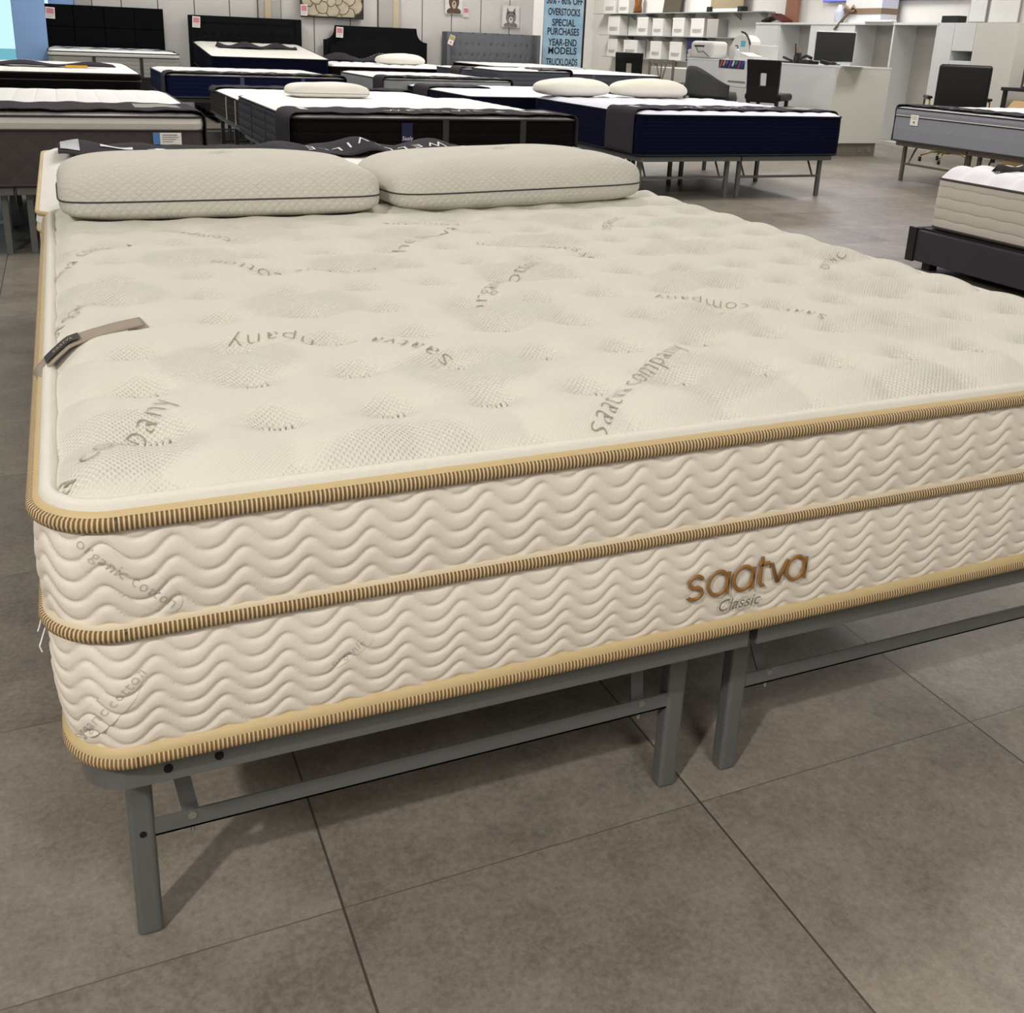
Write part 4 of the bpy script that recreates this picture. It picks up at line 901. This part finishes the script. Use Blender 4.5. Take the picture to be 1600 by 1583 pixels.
y_ = cab_y(1493); tag(MB().box(10.85, 11.0, y_ - .14, y_ + .14, ZC, ZC + .09).build('small_box', M_black, bevel=.004), 'small black box on the cabinet top near the right', 'box')
# wall notices and screen on the right wall
ya, yb = atX(1288, 0, 11.2)[0], atX(1508, 0, 11.2)[0]
T = thing('wall_screen', 'wall-mounted screen showing violet blue, just its lower edge in view', 'screen', (11.22, (ya + yb) / 2, 1.965)); MB().box(-.04, 0, -abs(ya - yb) / 2, abs(ya - yb) / 2, 0, .9).build('casing', M_black, T); MB().box(-.045, -.04, -abs(ya - yb) / 2 + .01, abs(ya - yb) / 2 - .01, .005, .89).build('display', emis('violet_display', '6f74d8', .5), T)
for px0, px1, pyb, lab in ((1510, 1537, 35, 'narrow white printed notice on the wall, left of the framed one'), (1541, 1588, 36, 'white framed notice on the wall above the right cabinet')):
    ya, zb_ = atX(px0, pyb, 11.2); yb, _ = atX(px1, pyb, 11.2)
    T = thing('wall_notice', lab, 'notice', (11.24, (ya + yb) / 2, zb_)); hw = abs(ya - yb) / 2
    MB().box(-.02, 0, -hw, hw, 0, .5).build('frame', mat('thin_frame_grey', '9b9994', .5), T); MB().box(-.024, -.018, -hw + .01, hw - .01, .01, .49).build('paper', _m['paper_white'], T)
    MB().box(-.026, -.023, -hw * .5, hw * .5, .28, .30).build('printed_line', _m['print_mid'], T)

# ------------------------------------------------------------------ chairs
M_leather = mat('black_leather', '0a0a0b', .45, var=.2, spec=.4)
def dining_chair(label, loc, rz, s=1.0):
    T = thing('dining_chair', label, 'chair', loc, rz, None)
    def bp(x, z, y): return (x * (.92 + .08 * (z - .60) / .5), y - .06 * ((z - .60) / .5) ** 2, z)
    xs4 = (-.21, -.042, .042, .21); zs4 = (.60, .80, .945, 1.10); b = MB(); vs = [bp(x, z, y) for y in (-.03, .03) for x in xs4 for z in zs4]; fs = []
    ix = lambda k, i, j: k * 16 + i * 4 + j
    for i in range(3):
        for j in range(3):
            if (i, j) == (1, 1): continue
            fs += [(ix(0, i, j), ix(0, i + 1, j), ix(0, i + 1, j + 1), ix(0, i, j + 1)), (ix(1, i, j + 1), ix(1, i + 1, j + 1), ix(1, i + 1, j), ix(1, i, j))]
    lp = [(0, 0), (1, 0), (2, 0), (3, 0), (3, 1), (3, 2), (3, 3), (2, 3), (1, 3), (0, 3), (0, 2), (0, 1)]
    for q, w4 in ((lp, 0), ([(1, 1), (1, 2), (2, 2), (2, 1)], 0)):
        for k in range(len(q)): a, c = q[k], q[(k + 1) % len(q)]; fs.append((ix(0, *a), ix(1, *a), ix(1, *c), ix(0, *c)))
    b.add(vs, fs); b.build('backrest', M_leather, T, bevel=.012, seg=3)
    MB().box(-.23, .23, .0, .50, .62, .71).build('seat', M_leather, T, bevel=.035, seg=4)
    for x in (-.18, .18):
        for y in (.03, .42): MB().box(x - .02, x + .02, y - .02, y + .02, 0, .63).build('leg', M_dw, T)
    return T
d1 = dining_chair('black leather chair with a slot in its back, before the desk monitor', (7.95, 9.50, 0), math.radians(-55))
d2 = copy_tree(d1, (8.02, 12.95, 0), math.radians(-35), 'black leather dining chair with a slot in its back, standing left beyond the pillows')
T = thing('armchair', 'dark grey tub armchair with a sloping arm beside the desk chair', 'chair', (7.75, 10.75, 0), math.radians(-92)); M_tub = mat('dark_green_grey_leather', '3b3c39', .6, var=.08)
def tub(u, v):
    a = PI * (.0 + u * 1.0) + PI; r = .33; h = .60 + (.22 * (math.sin(PI * u) ** 1.4 if 0 < u < 1 else 0) + .16) * v; return (r * math.cos(a), r * math.sin(a) + .33, h)
MB().sheet(28, 8, tub).build('backrest', M_tub, T, smooth=True, solid=.05); MB().lathe(0, .33, [(.02, .5), (.30, .5), (.32, .58), (.30, .66), (.02, .68)], 28).build('seat', M_tub, T, smooth=True)
for x in (-.2, .2):
    for y in (.15, .5): MB().cyl(x, y, 0, .51, .012, 8, .018).build('leg', M_dw, T)
T = thing('side_chair', 'slim brown-grey spindle-back chair against the white low counter', 'chair', (7.95, 11.9, 0), math.radians(-60)); M_sw = mat('grey_brown_wood', '6d6a62', .6)
MB().bar((-.2, 0, 1.0), (.2, 0, 1.0), .03, .06).build('top_rail', M_sw, T)
for x in (-.19, .19): MB().bar((x, 0, 0), (x, 0, 1.0), .03, .03).build('rear_leg', M_sw, T); MB().bar((x, .42, 0), (x, .42, .70), .03, .03).build('leg', M_sw, T)
for x0, x1 in ((-.08, -.01), (.08, .01), (0, 0)): MB().tube([(x0, 0, .99), (x1, 0, .70)], .01, 8).build('spindle', M_sw, T)
MB().box(-.22, .22, -.02, .46, .70, .73).build('seat', M_sw, T, bevel=.008)
T = thing('office_chair', 'black high-backed office chair with gold arms and casters behind the grey tweed bed', 'office chair', (9.72, 8.10, 0), math.radians(-36)); M_gold = mat('brass', 'a08c5a', .3, .9)
MB().box(-.29, .29, -.05, .03, .50, 1.14).build('backrest', M_leather, T, bevel=.035, seg=4); MB().box(-.28, .28, .0, .52, .42, .54).build('seat', M_leather, T, bevel=.04, seg=4)
for x in (-.33, .33): MB().tube([(x, .02, .45), (x, .0, .72), (x, .1, .74), (x, .42, .74), (x, .44, .46)], .014, 8).build('arm', M_gold, T, smooth=True); MB().box(x - .03, x + .03, .05, .4, .745, .775).build('arm_pad', M_leather, T, bevel=.01)
MB().cyl(0, .25, .1, .43, .03, 12).build('column', M_gold, T)
for k in range(5):
    a = 2 * PI * k / 5 + .5; p = (.3 * math.cos(a), .25 + .3 * math.sin(a)); sp_ = MB().tube([(0, .25, .12), (p[0] * .6, .25 + (p[1] - .25) * .6, .12), (p[0], p[1], .07)], .012, 8).build('base_spoke', M_gold, T, smooth=True)
    MB().tube([(p[0] - .015, p[1], .027), (p[0] + .015, p[1], .027)], .027, 14).build('caster', M_black, sp_)
# side table with papers and a carton at the right edge
T = thing('side_table', 'dark small table at the right edge behind the office chair', 'table', (10.55, 8.0, 0)); MB().box(0, .5, -.5, .3, .86, .90).build('table_top', M_dw, T, bevel=.004)
for a in (.04, .46):
    for b in (-.46, .26): MB().box(a - .02, a + .02, b - .02, b + .02, 0, .86).build('leg', M_dw, T)
T = thing('brochure_holder', 'wooden brochure holder with white papers on the dark side table', 'holder', (10.75, 7.98, .90), math.radians(-35)); MB().box(-.16, .16, 0, .03, 0, .27).build('back_board', mat('walnut', '4e372c', .6), T); MB().box(-.14, .1, -.02, 0, .02, .25).build('papers', _m['paper_white'], T); MB().box(-.1, .16, -.1, -.02, 0, .06).build('clip', M_black, T, bevel=.02)
T = thing('tissue_box', 'small grey tissue box with a white tissue on the dark side table', 'tissue box', (10.62, 7.72, .90), math.radians(-35)); MB().box(-.11, .11, -.06, .06, 0, .06).build('box', mat('grey_print_box', '8e8f90', .5, var=.3, vscale=60), T); MB().tube([(0, 0, .06), (0, 0, .11)], [.05, .004], 6).build('tissue', _m['paper_white'], T)
T = thing('cardboard_box', 'open brown cardboard box at the right edge behind the tweed mattress', 'box', (10.15, 7.35, 0), .3); M_cb = mat('cardboard', 'a98a63', .8)
MB().box(-.22, .22, -.22, -.21, .0, .78).box(-.22, .22, .21, .22, 0, .78).box(-.22, -.21, -.21, .21, 0, .78).box(.21, .22, -.21, .21, 0, .78).box(-.21, .21, -.21, .21, 0, .02).build('body', M_cb, T); MB().bar((-.22, 0, .78), (-.36, 0, .70), .43, .006).build('flap', M_cb, T); MB().bar((.22, 0, .78), (.34, 0, .86), .43, .006).build('flap', M_cb, T)

# ------------------------------------------------------------------ banner
T = thing('banner', 'tall pale blue banner with black sale words at the back wall corner', 'banner', (7.68, 15.35, 0))
bmx = mat('banner_blue', '4f9bcb', .55, var=.05, vscale=3, col2='d8eef5')
MB().box(0, .74, 0, .03, .12, 2.25).build('printed_sheet', bmx, T); MB().box(-.01, .75, -.08, .1, 0, .1).build('base', M_brk, T); MB().box(.36, .40, .04, .06, .1, 2.25).build('pole', M_brk, T); MB().box(.74, .78, .0, .05, .12, 2.25).build('edge_rail', M_black, T)
M_ink = mat('banner_ink', '1b2430', .6)
for s_, z, wid in (('50% - 60% OFF', 1.82, .68), ('OVERSTOCKS', 1.64, .60), ('SPECIAL', 1.47, .44), ('PURCHASES', 1.325, .60), ('YEAR-END', 1.15, .54), ('MODELS', 1.015, .54), ('TRUCKLOADS', .83, .60)):
    v, f = text_geo(s_, .13, 1.0, 0, .0025); ww = max(p[0] for p in v) - min(p[0] for p in v); k_ = wid / ww; MB().add([(.37 + p[0] * k_, -.004, z + p[1] * 1.22) for p in v], f).build('lettering', M_ink, T)
# ------------------------------------------------------------------ art
T = thing('canvas_picture', 'sepia canvas of a large flower on the back wall', 'picture', (atY(467) + .0, 15.38, 1.42)); wv = atY(565) - atY(467)
MB().box(0, wv, 0, .05, 0, .7).build('canvas', mat('sepia_dark', '2d241c', .8, var=.4, vscale=6), T, bevel=.004)
fl = MB(); fo = MB()
for ring, (n, r0, r1, wd) in enumerate(((13, .24, .53, .25), (10, .13, .38, .21), (8, .02, .22, .14))):
    for i in range(n):
        a = 2 * PI * i / n + ring * .3; c, s_ = math.cos(a), math.sin(a); P0 = []
        for t in range(13):
            q = 2 * PI * t / 12; rr = (r0 + r1) / 2 + (r1 - r0) / 2 * math.cos(q); ww = wd / 2 * math.sin(q) * (1.15 if math.cos(q) > 0 else .8)
            x = wv * .5 + rr * c - ww * s_; z = .38 + rr * s_ + ww * c; P0.append((min(max(x, .01), wv - .01), min(max(z, .02), .69)))
        yy = -.004 - ring * .006 - .002 * (i % 2); fo.add([(p[0], yy, p[1]) for p in P0[:12]], [tuple(range(12))])
        cx_ = sum(p[0] for p in P0[:12]) / 12 + .02 * c; cz_ = sum(p[1] for p in P0[:12]) / 12 + .02 * s_
        fl.add([(cx_ + (p[0] - cx_) * .86, yy - .001, cz_ + (p[1] - cz_) * .86) for p in P0[:12]], [tuple(range(12))])
fl.build('painted_petals', mat('sepia_petal', 'b9ae98', .8, var=.3, vscale=9), T); fo.build('painted_petal_edges', mat('sepia_edge', '6a5b48', .8, var=.3, vscale=14), T)
card('pink and white price tag on the lower left of the flower canvas', (atY(471) + .0, 15.33, 1.44), 0, .105, .16, PT)
def animal(label, px0, px1, zb_, h, c1, c2, ear):
    x0, x1 = atY(px0), atY(px1); w_ = x1 - x0
    T = thing('animal_picture', label, 'picture', (x0, 15.44, zb_)); MB().box(0, w_, 0, .03, 0, h).build('canvas', mat('canvas_white', 'dcdad6', .7), T)
    m1 = mat('fur_' + c1, c1, .8, var=.4, vscale=25); m2 = mat('fur_' + c2, c2, .8, var=.3, vscale=25)
    def ell(cx, cz, rx, rz_, l, n=20): return MB().add([(cx + rx * math.cos(2 * PI * i / n), -l, cz + rz_ * math.sin(2 * PI * i / n)) for i in range(n)], [tuple(range(n))])
    b = ell(w_ / 2, h * .08, w_ * .42, h * .16, .002); b.v = [(x, y, max(0.005, z)) for x, y, z in b.v]; b.build('painted_chest', m1, T)
    hd = ell(w_ / 2, h * .45, w_ * .30, h * .30, .003)
    for s_ in ((-1, 1) if ear else ()): hd.add([(w_ / 2 + s_ * w_ * .28, -.003, h * .55), (w_ / 2 + s_ * w_ * .08, -.003, h * .7), (w_ / 2 + s_ * w_ * (.24 if ear else .27), -.003, h * (.93 if ear else .8))], [(0, 1, 2)])
    if not ear:
        for s_ in (-1, 1): q = ell(w_ / 2 + s_ * w_ * .24, h * .70, w_ * .09, h * .075, .003); hd.add(q.v, q.f)
    hd.build('painted_head', m1, T); ell(w_ / 2, h * .34, w_ * .13, h * .15, .005).build('painted_muzzle', m2, T)
    e = ell(w_ / 2, h * .38, w_ * .045, h * .035, .007)
    for s_ in (-1, 1): q = ell(w_ / 2 + s_ * w_ * .12, h * .53, w_ * .03, h * .025, .007); e.add(q.v, q.f)
    e.build('painted_eyes_and_nose', M_black, T)
animal('small canvas of a brown bear face on the back wall', 694, 721, 1.575, .42, '5e4a3c', 'b8a894', False)
animal('small canvas of a grey wolf face on the back wall', 784, 810, 1.41, .34, '7b7872', 'c9c6c0', True)
card('white price tag with red print beside the bear picture', (atY(727), 15.46, 1.54), 0, .10, .15, PT)
